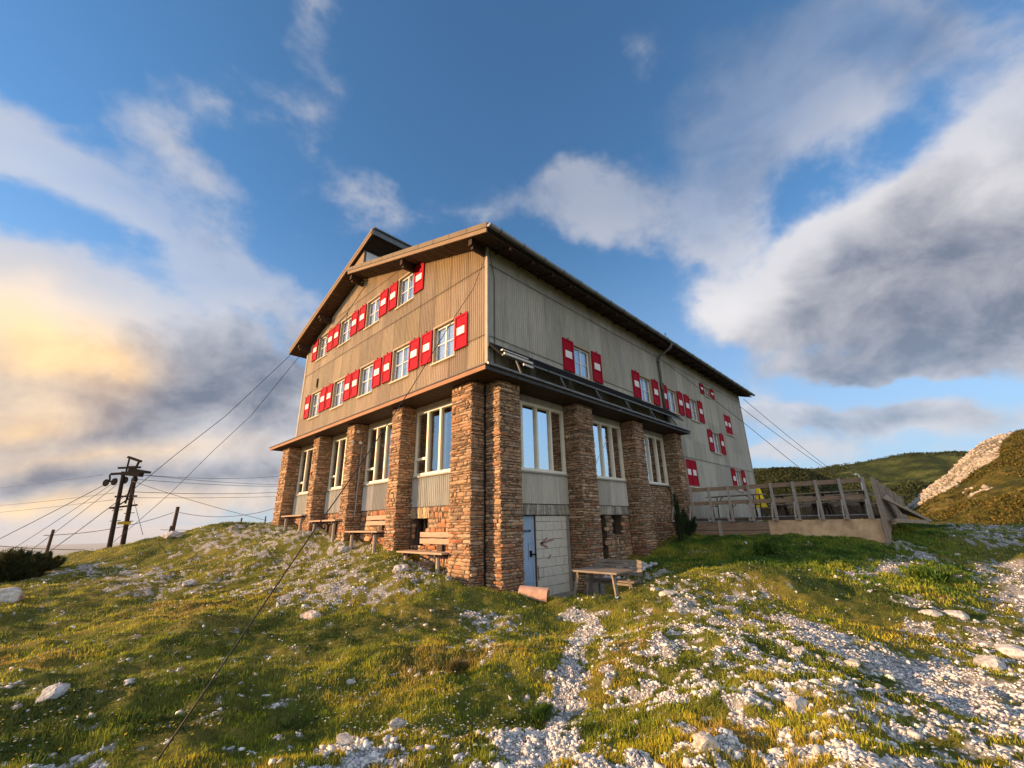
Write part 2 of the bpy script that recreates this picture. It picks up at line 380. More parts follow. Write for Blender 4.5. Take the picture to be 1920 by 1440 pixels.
nt.links.new(mixc(nt, gk, turf, grv), b.inputs['Base Color']); b.inputs['Roughness'].default_value = .95; b.inputs['Specular IOR Level'].default_value = .1
bump(nt, b, n2, .05)
g = np_mesh('ground', gv, gf, m, smooth=True, extra={'gravel': gm}); tag(g, kind='structure')
MAT['ground'] = m

# ------------------------------------------------------------------ grass, stones, flowers (uncountable)
def scatter(n, rmin, rmax, azr=(-20, 107), power=1.0):
    u = rng.random(n); r = (rmin**power+(rmax**power-rmin**power)*u)**(1/power) if power else rmin*(rmax/rmin)**u
    a = np.radians(rng.uniform(azr[0], azr[1], n)); return CAM[0]+r*np.cos(a), CAM[1]+r*np.sin(a), r
def outside_house(x, y):
    return ~(((x > -.05) & (x < 24.9) & (y > -.05) & (y < 15)) | ((x > 11.5) & (y > -7.2) & (x < 24) & (y < 0)))
def grass(name, n, rmin, rmax, hmin, hmax, wfac, seed=0, azr=(-20, 107), cond=None, palette=None, mat=None, power=0):
    x, y, r = scatter(n, rmin, rmax, azr, power)
    cl = fbm(x+seed, y-seed, 3, 3.1); g_ = gravel(x, y)
    keep = outside_house(x, y) & (rng.random(n) < np.clip(1.15-g_*1.9, 0, 1)) & (rng.random(n) < .35+cl*1.1)
    if cond is not None: keep &= cond(x, y)
    x, y, r, cl = x[keep], y[keep], r[keep], cl[keep]; n = len(x); z = HG(x, y)-.01
    h = rng.uniform(hmin, hmax, n)*(.45+1.1*cl)*(1+.02*r); w = wfac*h*(.5+.5*rng.random(n))*(1+.05*r)
    th = rng.uniform(0, 2*np.pi, n); ln = rng.normal(0, .45, n); th2 = rng.uniform(0, 2*np.pi, n)
    v = np.empty((n, 3, 3)); c, s = np.cos(th)*w, np.sin(th)*w
    v[:, 0] = np.c_[x-c, y-s, z]; v[:, 1] = np.c_[x+c, y+s, z]
    v[:, 2] = np.c_[x+np.cos(th2)*h*abs(ln), y+np.sin(th2)*h*abs(ln), z+h]
    t = np.clip((fbm(x+8, y+3, 4, .5)-.5)*1.9+(fbm(x-18, y+33, 3, 2.1)-.5)*1.2+.44+rng.normal(0, .11, n), 0, .999)*(len(palette)-1)
    i = t.astype(int); fr_ = (t-i)[:, None]; P = np.array(palette)
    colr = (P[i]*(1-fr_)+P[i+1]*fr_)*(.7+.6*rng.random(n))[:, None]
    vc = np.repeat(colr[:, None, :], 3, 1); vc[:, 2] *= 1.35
    return np_mesh(name, v.reshape(-1, 3), np.arange(3*n).reshape(-1, 3), mat, vcol=vc.reshape(-1, 3))
def leaf_mat(name, rough=.6, trans=.35):
    m, nt, b = new_mat(name); a = N(nt, 'ShaderNodeAttribute', attribute_name='Col')
    nt.links.new(a.outputs[0], b.inputs['Base Color']); b.inputs['Roughness'].default_value = rough; b.inputs['Specular IOR Level'].default_value = .2
    t = N(nt, 'ShaderNodeBsdfTranslucent'); nt.links.new(a.outputs[0], t.inputs[0])
    mx = N(nt, 'ShaderNodeMixShader', i_0=trans); nt.links.new(b.outputs[0], mx.inputs[1]); nt.links.new(t.outputs[0], mx.inputs[2])
    nt.links.new(mx.outputs[0], nt.nodes['Material Output'].inputs[0]); return m
MAT['leaf'] = leaf_mat('grass_blade')
PAL = [(.04, .062, .013), (.10, .14, .016), (.23, .27, .024), (.38, .37, .03), (.47, .37, .04), (.28, .18, .05)]
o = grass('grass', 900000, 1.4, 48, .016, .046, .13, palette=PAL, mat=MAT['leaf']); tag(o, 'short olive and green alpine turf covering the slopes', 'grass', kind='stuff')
PALT = [(.10, .15, .02), (.22, .25, .03), (.36, .30, .05), (.46, .36, .10)]
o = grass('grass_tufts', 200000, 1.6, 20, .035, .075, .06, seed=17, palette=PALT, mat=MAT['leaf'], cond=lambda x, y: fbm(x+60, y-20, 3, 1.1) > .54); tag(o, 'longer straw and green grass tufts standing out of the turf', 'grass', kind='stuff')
def bankc(x, y): return (x > 4.2) & (x < 26) & (y < -.6) & (y > -9.5) & (rng.random(len(x)) < sstep(4.2, 7, x)*(1-sstep(-7.5, -9.5, y)) + (x < 7)*0)
PAL2 = [(.045, .09, .014), (.07, .13, .018), (.14, .20, .025), (.28, .28, .03)]
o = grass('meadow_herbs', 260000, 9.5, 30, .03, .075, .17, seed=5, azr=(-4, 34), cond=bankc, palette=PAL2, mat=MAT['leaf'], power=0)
tag(o, 'taller dark green herbs on the shaded bank below the terrace', 'herbs', kind='stuff')

def rock_proto(k, seed):
    r_ = np.random.default_rng(seed)
    import bmesh
    bm = bmesh.new()
    for p in r_.normal(size=(k, 3)): p = p/np.linalg.norm(p)*(.75+.25*r_.random()); bm.verts.new(p*np.array([1, .85, .7]))
    res = bmesh.ops.convex_hull(bm, input=bm.verts)
    dead = [v for v in bm.verts if not v.link_faces]
    for v in dead: bm.verts.remove(v)
    bmesh.ops.triangulate(bm, faces=bm.faces[:]); bm.verts.index_update()
    v = np.array([q.co[:] for q in bm.verts]); f = np.array([[q.index for q in fc.verts] for fc in bm.faces]); bm.free(); return v, f
def stones(name, x, y, size, sink=.25, seed=1, colr=None):
    r_ = np.random.default_rng(seed); n = len(x); z = HG(x, y); V = []; Fc = []; Cc = []; off = 0
    k = 6; which = r_.integers(0, k, n)
    for j in range(k):
        pv, pf = rock_proto(8+j, 100+j); ii = np.nonzero(which == j)[0]; mN = len(ii)
        if not mN: continue
        th = r_.uniform(0, 6.28, mN); ph = r_.normal(0, .5, mN)
        s3 = size[ii][:, None]*r_.uniform(.65, 1.25, (mN, 3))*np.array([1, 1, .85])
        P = pv[None]*s3[:, None, :]
        c, s = np.cos(ph)[:, None], np.sin(ph)[:, None]; P = np.stack([P[..., 0], P[..., 1]*c-P[..., 2]*s, P[..., 1]*s+P[..., 2]*c], -1)
        c, s = np.cos(th)[:, None], np.sin(th)[:, None]; P = np.stack([P[..., 0]*c-P[..., 1]*s, P[..., 0]*s+P[..., 1]*c, P[..., 2]], -1)
        P += np.stack([x[ii], y[ii], z[ii]+size[ii]*sink], -1)[:, None, :]
        V.append(P.reshape(-1, 3)); Fc.append((pf[None]+(np.arange(mN)*len(pv))[:, None, None]).reshape(-1, 3)+off); off += mN*len(pv)
        cc = (np.array(colr or [1.0, .985, .95])[None]*(.62+.5*r_.random(mN))[:, None]*(1+r_.normal(0, .03, (mN, 3))))
        Cc.append(np.repeat(cc, len(pv), 0))
    return np_mesh(name, np.concatenate(V), np.concatenate(Fc), MAT['gravel'], vcol=np.concatenate(Cc))
m, nt, b = new_mat('limestone_gravel'); a = N(nt, 'ShaderNodeAttribute', attribute_name='Col')
nn = noise(nt, 18, detail=5)
nt.links.new(mixc(nt, 1., mixc(nt, 1., (.74, .735, .725), ramp(nt, [(.3, .6), (.6, 1.05)], nn).outputs[0], 'MULTIPLY'), a.outputs[0], 'MULTIPLY'), b.inputs['Base Color'])
b.inputs['Roughness'].default_value = .9; b.inputs['Specular IOR Level'].default_value = .15; bump(nt, b, noise(nt, 60), .004); MAT['gravel'] = m
x, y, r = scatter(330000, 2.0, 40, power=0)
gk_ = gravel(x, y); kp = outside_house(x, y) & (rng.random(len(x)) < np.clip(gk_*1.9-.6, 0, 1)); x, y, r = x[kp], y[kp], r[kp]
sz = (.007+.016*rng.random(len(x))**2+.03*rng.random(len(x))**12)*(1+.04*r)*(.6+.35*np.clip(gravel(x, y)*1.2, 0, 1))
o = stones('gravel', x, y, sz, sink=.08, seed=4); tag(o, 'loose white and grey limestone rubble in patches and trickles', 'gravel', kind='stuff')
x, y, r = scatter(26000, 2.2, 34, power=0)
gk_ = gravel(x, y); kp = outside_house(x, y) & (rng.random(len(x)) < np.clip(.06+.55*(fbm(x, y, 3, .8) > .53)+gk_*.4, 0, 1)*.35); x, y, r = x[kp], y[kp], r[kp]
sz = (.014+.055*rng.random(len(x))**5)*(1+.02*r)
o = stones('scattered_stones', x, y, sz, sink=.0, seed=9); tag(o, 'single pale limestone lumps strewn through the turf', 'stones', kind='stuff')
def flowers(name, n, colr, seed, azr=(-20, 107), s0=.008):
    x, y, r = scatter(n, 2.0, 22, azr, power=0); cl = fbm(x+seed*13, y, 3, .9); kp = outside_house(x, y) & (rng.random(n) < np.clip((cl-.45)*4, 0.04, 1)) & (gravel(x, y) < .6)
    x, y, r = x[kp], y[kp], r[kp]; n = len(x); z = HG(x, y)+rng.uniform(.03, .07, n); s = s0*(.7+.6*rng.random(n))*(1+.05*r)
    th = rng.uniform(0, 6.28, n); V = []
    for k in range(5):
        t = th+k*2*np.pi/5; V.append(np.c_[x+np.cos(t)*s, y+np.sin(t)*s, z+rng.normal(0, .25, n)*s])
    v = np.stack(V, 1).reshape(-1, 3)
    return np_mesh(name, v, np.arange(5*n).reshape(-1, 5), MAT['leaf'], vcol=np.tile(np.array(colr), (5*n, 1)))
tag(flowers('white_flowers', 15000, (.72, .72, .66), 1), 'tiny white alpine flowers dotted through the turf', 'flowers', kind='stuff')
tag(flowers('yellow_flowers', 7000, (.70, .50, .03), 2), 'tiny yellow alpine flowers dotted through the turf', 'flowers', kind='stuff')

# ================================================================== THE HUT
W, L = 14.95, 24.87
hut = empty('mountain_hut', (0, 0, -6.1)); tag(hut, 'large mountain hut clad in corrugated sheets on rough stone pillars with red shutters', 'mountain hut')
TF = lambda u, n, w: (-n, u, w)      # front (gable) facade: u = Y, n = outwards
TS = lambda u, n, w: (u, -n, w)      # long side facade:    u = X, n = outwards
def zr(y): return 4.14+.316*(y+.8)           # right roof slope (top)
def zl(y): return 8.29-.357*(y-6.84)         # left roof slope (top)
RT_T = .36
STONE_COLS = [(.44, .33, .21), (.38, .28, .18), (.31, .25, .18), (.40, .25, .16), (.50, .40, .28), (.32, .20, .13), (.25, .19, .145), (.40, .35, .28), (.44, .30, .19)]
def stonework(mb, u0, u1, w0, w1, T, depth=.05, hmin=.035, hmax=.10, red=.0, skip=None):
    w = w0
    while w < w1-.02:
        h = min(random.uniform(hmin, hmax)*(1.5 if random.random() < .10 else 1), w1-w); u = u0
        first = True
        while u < u1-.015:
            l = random.choice((random.uniform(.08, .2), random.uniform(.15, .34), random.uniform(.25, .55)))*(1.0 if h < .1 else .8)
            if u+l > u1-.10: l = u1-u
            hh = h*random.uniform(.88, 1.06) ; a0, a1, b0, b1 = u+.007, u+l-.007, w+.006, w+hh-.008
            cx, cw = (a0+a1)/2, (b0+b1)/2
            if not (skip and skip(cx, cw)):
                c = random.choice(STONE_COLS if random.random() > red*.7+(.25 if w < -4.6 else .02) else [(.42, .19, .10), (.36, .13, .07), (.48, .24, .13)])
                k = random.uniform(.62, 1.08); c = tuple(q*.7+w_*.3 for q, w_ in zip(c, (.40, .28, .18))); c = (min(c[0]*k*1.20, 1), min(c[1]*k*1.07, 1), min(c[2]*k*.96, 1), 1)
                pr = random.uniform(.2, 1)*depth; tilt = random.uniform(-.35, .35)*depth; tiltw = random.uniform(-.3, .3)*depth
                e0 = -.03 if u == u0 else 0; 
                vs = []
                us = [a0-e0*0, a0+(a1-a0)*random.uniform(.3, .42), a0+(a1-a0)*random.uniform(.58, .72), a1]; ws = [b0, b0+(b1-b0)*.5, b1]
                for j, ww in enumerate(ws):
                    for i, uu in enumerate(us):
                        edge = (i in (0, 3)) or (j in (0, 2)); cor = (i in (0, 3)) and (j in (0, 2))
                        d = pr + tilt*(i/1.5-1) + tiltw*(j-1) + random.uniform(-.005, .005) - (.014 if edge else 0) - (.008 if cor else 0)
                        ju = random.uniform(-.007, .007); jw = random.uniform(-.008, .008)
                        if cor: ju += (.012 if i == 0 else -.012); jw += (.010 if j == 0 else -.010)
                        vs.append((uu+ju, max(d, .002), ww+jw))
                fs = [(j*4+i, j*4+i+1, (j+1)*4+i+1, (j+1)*4+i) for j in range(2) for i in range(3)]
                ring = [0, 1, 2, 3, 7, 11, 10, 9, 8, 4]
                base = [(vs[q][0], -.03, vs[q][2]) for q in ring]; o = len(vs); vs += base
                for q in range(10): fs.append((ring[q], ring[(q+1) % 10], o+(q+1) % 10, o+q))
                s_ = mb.T; mb.T = T; mb.add(vs, fs, c); mb.T = s_
            u += l; first = False
        w += h
def pillar(name, a0, a1, depth, zb, zt, TT, n0=-.02):
    """buttress on a facade: spans a0..a1 along the wall, stands 'depth' proud"""
    mb = MB(); mb.m = 1; mb.T = TT; g = .012
    mb.box((a0+g, n0, zb), (a1-g, depth-g, zt)); mb.m = 0
    f = lambda u, d, w: TT(u, depth-.012+d, w)
    stonework(mb, a0, a1, zb, zt, f)
    s0 = lambda u, d, w: TT(a0+.012-d, u, w)
    stonework(mb, max(n0, 0), depth, zb, zt, s0)
    s1 = lambda u, d, w: TT(a1-.012+d, u, w)
    stonework(mb, max(n0, 0), depth, zb, zt, s1)
    return mb.build(name, [MAT['stone'], MAT['mortar']], hut)
ZT = -.69
for a0, a1, zb in [(.0, .90, -6.4), (3.62, 4.22, -5.9), (7.03, 7.64, -5.5), (10.32, 10.92, -5.3), (14.0, 14.93, -5.1)]:
    pillar('stone_pillar', a0, a1, .6, zb, ZT, TF)
for a0, a1, zb in [(-.10, .73, -6.7), (3.57, 4.49, -7.0), (7.41, 8.22, -6.2), (11.31, 12.02, -5.6)]:
    pillar('stone_pillar', a0, a1, .6, zb, ZT, TS)

# base walls between the pillars
mb = MB()
def skipL(u, w): return (2.72 < u < 3.5 and -5.15 < w < -4.35)
for a0, a1, zb, zt in [(.90, 3.62, -6.3, -4.0), (4.22, 7.03, -5.8, -4.0), (7.64, 10.32, -5.4, -4.0), (10.92, 14.0, -5.2, -4.0)]:
    mb.m = 1; mb.T = TF
    if a0 == .90:
        mb.box((a0, -.35, zb), (2.72, -.005, zt)); mb.box((3.5, -.35, zb), (a1, -.005, zt)); mb.box((2.72, -.35, -4.35), (3.5, -.005, zt)); mb.box((2.72, -.35, zb), (3.5, -.005, -5.15))
    else: mb.box((a0, -.35, zb), (a1, -.005, zt))
    mb.m = 0
    stonework(mb, a0, a1, zb, zt-.005, lambda u, d, w: TF(u, d-.012, w), hmin=.08, hmax=.20, red=.45, skip=skipL if a0 == .9 else None)
mb.T = None
for u in np.arange(2.62, 3.6, .085):    # soldier-course lintel over the cellar window
    c = random.choice(STONE_COLS[:2]+[(.5, .40, .22)]); k = random.uniform(.8, 1.2)
    mb.T = lambda u_, n_, w_: TF(u_+(w_+4.2)*.25, n_, w_); mb.box((u+.006, -.02, -4.34), (u+.075, random.uniform(.03, .055), -4.03), (c[0]*k, c[1]*k, c[2]*k, 1), jit=.006)
mb.T = None
mb.build('front_base_wall', [MAT['stone'], MAT['mortar']], hut)
mb = MB()
def skipS(u, w): return (4.95 < u < 5.75 and -6.15 < w < -4.35) or (6.15 < u < 6.85 and -5.0 < w < -4.35)
mb.m = 1; mb.T = TS
for a in [((4.49, -.35, -7), (4.95, -.005, -4.33)), ((5.75, -.35, -7), (6.15, -.005, -4.33)), ((6.85, -.35, -7), (7.41, -.005, -4.33)), ((6.15, -.35, -7), (6.85, -.005, -5.0)), ((4.95, -.35, -7), (5.75, -.005, -6.15))]: mb.box(*a)
mb.m = 0
stonework(mb, 4.49, 7.41, -6.9, -4.34, lambda u, d, w: TS(u, d-.012, w), hmin=.06, hmax=.15, skip=skipS)
mb.build('side_base_wall', [MAT['stone'], MAT['mortar']], hut)
mb = MB(); mb.m = 1; mb.T = TS; mb.box((8.22, -.35, -6.4), (11.31, -.005, -3.1)); mb.m = 0
stonework(mb, 8.22, 11.31, -6.2, -3.12, lambda u, d, w: TS(u, d-.012, w), hmin=.06, hmax=.13)
mb.build('side_base_wall', [MAT['stone'], MAT['mortar']], hut)
mb = MB(); mb.T = TS; mb.box((.73, -.35, -7.1), (.80, -.005, -4.33)); mb.box((3.42, -.35, -7.1), (3.57, -.005, -4.33)); mb.build_each('door_jamb', MAT['cement'], hut)
for a0, a1 in ((.73, 3.57), (4.49, 7.41)):           # soldier-course lintels
    mb = MB(); mb.m = 1; mb.T = TS; mb.box((a0, -.3, -4.33), (a1, .02, -4.02)); mb.m = 0; u = a0+.01
    while u < a1-.05:
        wd = random.uniform(.05, .13); wd = min(wd, a1-u); k = random.uniform(.7, 1.25); c = random.choice([(.40, .36, .28), (.33, .30, .23), (.48, .44, .36), (.36, .34, .30)])
        sk = random.uniform(-.12, .12); mb.T = lambda u_, n_, w_: TS(u_+(w_+4.18)*(.25*(a0+a1-2*u_)/(a1-a0)+sk*.3), n_, w_)
        mb.box((u, .0, -4.315), (u+wd-.012, random.uniform(.035, .06), -4.03), (c[0]*k, c[1]*k, c[2]*k, 1), jit=.008); u += wd
    mb.T = None
    mb.build('stone_lintel', [MAT['stone'], MAT['mortar']], hut)
mb = MB(); mb.box((5.3, .32, -6.4), (8, .36, -4.3)); mb.box((4.9, .33, -7), (5.9, .37, -4.3)); mb.T = TF; mb.box((2.7, -.36, -5.2), (3.55, -.32, -4.3)); mb.T = None; mb.build_each('dark_opening', MAT['interior'], hut)
mb = MB(); mb.T = TF; mb.box((2.76, -.2, -5.12), (2.83, -.12, -4.38)); mb.box((3.40, -.2, -5.12), (3.47, -.12, -4.38)); mb.box((3.07, -.19, -5.12), (3.12, -.14, -4.38)); mb.T = None; mb.build_each('cellar_window_bar', MAT['wood_dark'], hut)

# blue door, walled-up opening in concrete block
mb = MB(); mb.T = TS
mb.box((.80, -.14, -6.75), (1.93, -.09, -4.35)); mb.box((.80, -.085, -6.15), (1.93, -.075, -6.10)); mb.box((.82, -.0885, -6.72), (.90, -.078, -4.37)); mb.box((1.84, -.0885, -6.72), (1.925, -.078, -4.37))
door = mb.build('door', MAT['door'], hut)
mb = MB(); mb.T = TS; mb.box((1.70, -.076, -5.47), (1.78, -.05, -5.30)); mb.box((1.72, -.05, -5.42), (1.95, -.02, -5.385)); 
mb.build('handle', MAT['black'], door)
mb = MB(); mb.T = TS; mb.box((1.66, -.0745, -5.56), (1.685, -.068, -5.08)); mb.box((1.685, -.0745, -5.105), (1.90, -.068, -5.08)); mb.build('lock_plate_rim', MAT['door'], door)
cu = bpy.data.curves.new('door_lettering', 'FONT'); cu.body = 'WINTERRAUM'; cu.size = .108; cu.extrude = .002; cu.align_x = 'RIGHT'; cu.offset = .003
to = bpy.data.objects.new('tmp_text', cu); COL.objects.link(to)
bpy.context.view_layer.update(); me = bpy.data.meshes.new_from_object(to.evaluated_get(bpy.context.evaluated_depsgraph_get())); bpy.data.objects.remove(to)
lo = bpy.data.objects.new('door_lettering', me); COL.objects.link(lo); me.materials.clear(); me.materials.append(MAT['black'])
me.transform(Matrix.Translation((1.79, .0872, -4.80+6.1)) @ Matrix.Rotation(math.pi/2, 4, 'X')); lo.parent = door; me.name = 'door_lettering'
mb = MB(); mb.m = 1; mb.T = TS; mb.box((1.93, -.2, -6.55), (3.42, -.03, -4.34)); mb.m = 0
w = -6.55; row = 0
while w < -4.36:
    h = min(.255, -4.345-w); u = 1.935
    off = [.28, .45][row % 2]; first = True
    while u < 3.40:
        l = off if first else random.choice([.5, .36, .42]); l = min(l, 3.415-u); first = False
        k = random.uniform(.86, 1.08)
        mb.box((u+.006, -.05, w+.006), (u+l-.006, -.012+random.uniform(-.004, .004), w+h-.006), (k, k, k*.98, 1), jit=.003); u += l
    w += h; row += 1
bl = mb.build('block_infill', [MAT['block'], MAT['mortar']], hut)
mb = MB(); mb.T = TS; p = [(2.12, -5.13), (2.42, -4.98), (2.12, -5.13), (2.72, -5.03), (2.12, -5.13), (2.42, -5.24)]
for i in (0, 2, 4): mb.beam((p[i][0], -.004, p[i][1]), (p[i+1][0], -.004, p[i+1][1]), .05, .01, up=(0, 1, 0))
mb.build_each('paint_mark', MAT['redpaint'], bl); mb = MB(); mb.T = TS; mb.beam((2.44, -.004, -5.56), (2.56, -.004, -5.46), .05, .01, up=(0, 1, 0)); mb.beam((1.96, -.004, -5.72), (1.99, -.004, -6.1), .04, .01, up=(0, 1, 0))
mb.build('painted_arrow', MAT['redpaint'], bl)
mb = MB(); mb.T = TS; mb.box((1.93, -.3, -7.2), (3.56, .16, -6.55), jit=.03); mb.build('cement_footing', MAT['cement'], hut)

# corrugated cladding: real waves
def corr(mb, u0, u1, zb, zt, T, holes=(), seams=(), pitch=.098, amp=.026, n0=0., sheet=.93, cbase=(1, 1, 1)):
    step = pitch/8; nseg = int(round((u1-u0)/step)); step = (u1-u0)/nseg
    zbf = zb if callable(zb) else (lambda u: zb); ztf = zt if callable(zt) else (lambda u: zt)
    def tint(u, lvl):
        rr = random.Random(int(u/sheet)*31+lvl*7); k = rr.uniform(.86, 1.1); return (k*cbase[0], k*cbase[1]*rr.uniform(.975, 1.02), k*cbase[2]*rr.uniform(.95, 1.03), 1)
    for i in range(nseg):
        ua, ub = u0+i*step, u0+(i+1)*step; um = (ua+ub)/2
        ivs = [(zbf(um), ztf(um))]
        for h in holes:
            if h[0] < um < h[1]:
                nv = []
                for a, b in ivs:
                    if h[3] <= a or h[2] >= b: nv.append((a, b)); continue
                    if h[2] > a: nv.append((a, h[2]))
                    if h[3] < b: nv.append((h[3], b))
                ivs = nv
        out = []
        for a, b in ivs:
            cuts = [a]+[s for s in seams if a < s < b]+[b]
            out += list(zip(cuts, cuts[1:]))
        ca, cb = amp*math.cos(2*math.pi*ua/pitch), amp*math.cos(2*math.pi*ub/pitch)
        su = (um/sheet) % 1; ridge = .006 if su < .05 else 0
        for a, b in out:
            lvl = sum(1 for s in seams if (a+b)/2 > s); e = n0+ridge; lo_ = a-(.05 if any(abs(a-s) < 1e-6 for s in seams) else 0)
            k = .009 if lo_ < a else 0
            c = tint(um, lvl)
            top = (b, b) if not callable(zt) or b < ztf(um)-.001 else (ztf(ua), ztf(ub))
            mb.add([T(ua, e+ca+k, lo_), T(ub, e+cb+k, lo_), T(ub, e+cb, top[1]), T(ua, e+ca, top[0])], [(0, 1, 2, 3)], c)
WIN_F = [(c, .74) for c in (2.18, 4.91, 7.63, 10.29, 12.96)]+[(c, 3.96) for c in (4.86, 7.57, 10.28, 12.93)]
WIN_S = [(5.0, .70), (10.15, .70), (13.02, .70), (15.82, .70)]
mb = MB()
hf = [(c-.62, c+.62, z-.02, z+1.37) for c, z in WIN_F]
corr(mb, 0, W, -.52, lambda y: min(zr(y), zl(y))-.30 if y < 9.25 else zl(y)-.30, TF, hf, (.985, 3.41, 5.85))
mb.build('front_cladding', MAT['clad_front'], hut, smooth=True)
for a0, a1 in ((.90, 3.62), (4.22, 7.03), (7.64, 10.32), (10.92, 14.0)):
    mb = MB(); corr(mb, a0, a1, -.86, -.66, TF, n0=.0); mb.build('window_head', MAT['clad_front'], hut, smooth=True)
mb = MB()
hs = [(c-.62, c+.62, z-.02, z+1.27) for c, z in WIN_S]+[(17.85, 18.95, 2.62, 3.24), (20.72, 22.12, .62, 1.96), (18.0, 19.16, -.88, .40), (20.98, 22.14, -2.95, -1.63), (13.5, 14.95, -2.98, -1.58)]
corr(mb, 0, L, -.5, lambda x: 4.05, TS, hs, (.93, 3.45))
corr(mb, 12.05, L, -5.2, lambda x: -.5, TS, hs, (-1.5,), n0=.0)
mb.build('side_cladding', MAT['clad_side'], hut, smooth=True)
mb = MB(); mb.tube([(.02, -.034, 3.43), (L, -.034, 3.43)], .009, 5); mb.tube([(.02, -.034, .905), (4.2, -.034, .905)], .009, 5); mb.tube([(6.4, -.034, .905), (8.8, -.034, .905)], .009, 5); mb.tube([(12.2, -.034, -1.52), (L, -.034, -1.52)], .009, 5); mb.build_each('seam_wire', MAT['cable'], hut)
mb = MB(); mb.tube([(-.034, .02, 3.39), (-.034, W, 3.39)], .009, 5); mb.tube([(-.034, .02, .965), (-.034, .9, .965)], .009, 5); mb.tube([(-.034, 2.6, 5.8), (-.034, 13.2, 5.8)], .008, 5); mb.build_each('seam_wire', MAT['cable'], hut)
for a0, a1 in ((.73, 3.57), (4.49, 7.41), (8.22, 11.31)): mb = MB(); corr(mb, a0, a1, -.92, -.66, TS); mb.build('window_head', MAT['clad_side'], hut, smooth=True)
for (T, a0, a1) in [(TF, .9, 3.62), (TF, 4.22, 7.03), (TF, 7.64, 10.32), (TF, 10.92, 14.0), (TS, .73, 3.57), (TS, 4.49, 7.41)]:
    mb = MB(); mb.T = None; corr(mb, a0, a1, -4.0, -3.08, T, n0=.03, sheet=3.1)
    mb.T = T; mb.box((a0, -.05, -4.0), (a1, .012, -3.08), (.6, .6, .6, 1)); mb.T = None
    mb.build('spandrel_panel', MAT['clad_panel'], hut, smooth=False)
# rear and far walls, corner trims
mb = MB(); mb.box((0.0, W-.0, -5.3), (L, W+.1, 5.0)); mb.box((L-.02, .02, -5.3), (L+.08, W, 4.1))
mb.add([(L+.08, 0, 4.0), (L+.08, W, 4.0), (L+.08, W, zl(W)-.3), (L+.08, 9.25, zr(9.25)-.3), (L+.08, 0, 4.05)], [(0, 1, 2, 3, 4)])
mb.build_each('rear_wall', MAT['clad_side'], hut)
mb = MB(); mb.box((-.055, -.055, -.5), (.03, -.028, 4.03)); mb.box((-.055, -.028, -.5), (-.028, .05, 4.03)); mb.box((-.05, W-.03, -.5), (.02, W+.12, 4.75)); mb.box((L-.03, -.05, -5.2), (L+.11, .03, 4.03))
mb.build_each('corner_trim', MAT['trim'], hut)

# interior shell seen through the large panes
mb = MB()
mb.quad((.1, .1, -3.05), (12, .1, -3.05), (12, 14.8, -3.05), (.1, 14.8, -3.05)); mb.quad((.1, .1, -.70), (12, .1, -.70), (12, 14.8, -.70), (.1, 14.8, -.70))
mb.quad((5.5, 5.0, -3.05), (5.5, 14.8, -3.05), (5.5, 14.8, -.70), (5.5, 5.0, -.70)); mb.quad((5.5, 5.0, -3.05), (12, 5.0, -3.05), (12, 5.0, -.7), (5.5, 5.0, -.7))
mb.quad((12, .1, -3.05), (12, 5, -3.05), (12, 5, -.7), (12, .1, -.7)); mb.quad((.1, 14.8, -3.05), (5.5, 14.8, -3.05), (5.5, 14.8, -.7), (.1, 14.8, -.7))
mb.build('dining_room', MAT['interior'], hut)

# large ground-floor windows
def big_window(T, a0, a1, n, zb, zt, transom, curtains):
    root = MB(); root.T = T; fw = .055
    root.box((a0, -.12, zt-.09), (a1, .012, zt)); root.box((a0, -.12, zb), (a1, .02, zb+.09)); root.box((a0, -.12, zb+.09), (a0+fw, .006, zt-.09)); root.box((a1-fw, -.12, zb+.09), (a1, .006, zt-.09))
    xs = [a0+(a1-a0)*i/n for i in range(n+1)]
    for q in xs[1:-1]: root.box((q-.042, -.12, zb+.09), (q+.042, .0, zt-.09))
    if transom: root.box((xs[-2]+.042, -.11, zb+.52), (a1-fw, -.003, zb+.60))
    w = root.build('window', MAT['cream'], hut)
    sl = MB(); sl.T = T; sl.box((a0, -.06, zb-.05), (a1, .10, zb-.003)); sl.build('sill', MAT['trim'], w)
    pn = MB(); pn.T = T; pn.box((a0+fw+.001, -.078, zb+.091), (a1-fw-.001, -.068, zt-.091)); pn.build('pane', MAT['glass'], w)
    for (c0, c1, mat, scal) in curtains:
        cm = MB(); cm.T = T; nn_ = 40
        vs = []; K = 30
        for j in range(K+1):
            z = zb+.12+(zt-.12-zb-.1)*j/K
            for i in range(nn_+1):
                t = i/nn_; q = c0+(c1-c0)*t
                if scal and i in (0, nn_): q += (.035*abs(math.sin(j*1.6)))*(1 if i else -1)
                vs.append((q, -.30+.035*math.sin(t*(c1-c0)*46)+.012*math.sin(t*31+2), z))
        cm.add(vs, [(j*(nn_+1)+i, j*(nn_+1)+i+1, (j+1)*(nn_+1)+i+1, (j+1)*(nn_+1)+i) for j in range(K) for i in range(nn_)])
        cm.build('curtain', mat, w, smooth=True)
CB, CO, CG = MAT['curtain_brown'], MAT['curtain_ochre'], MAT['curtain_green']
CWH = MAT['curtain_and_reflection']
big_window(TF, .9, 3.62, 4, -3.03, -.84, True, [(2.85, 3.50, CB, 1), (1.0, 1.9, CWH, 1), (2.3, 2.7, CWH, 1)])
big_window(TF, 4.22, 7.03, 4, -3.03, -.84, True, [(6.3, 6.95, CB, 1), (4.3, 5.1, CWH, 1), (5.5, 5.9, CO, 1)])
big_window(TF, 7.64, 10.32, 4, -3.03, -.84, True, [(7.7, 8.2, CB, 1)])
big_window(TF, 10.92, 14.0, 4, -3.03, -.84, True, [(11, 11.5, CB, 1)])
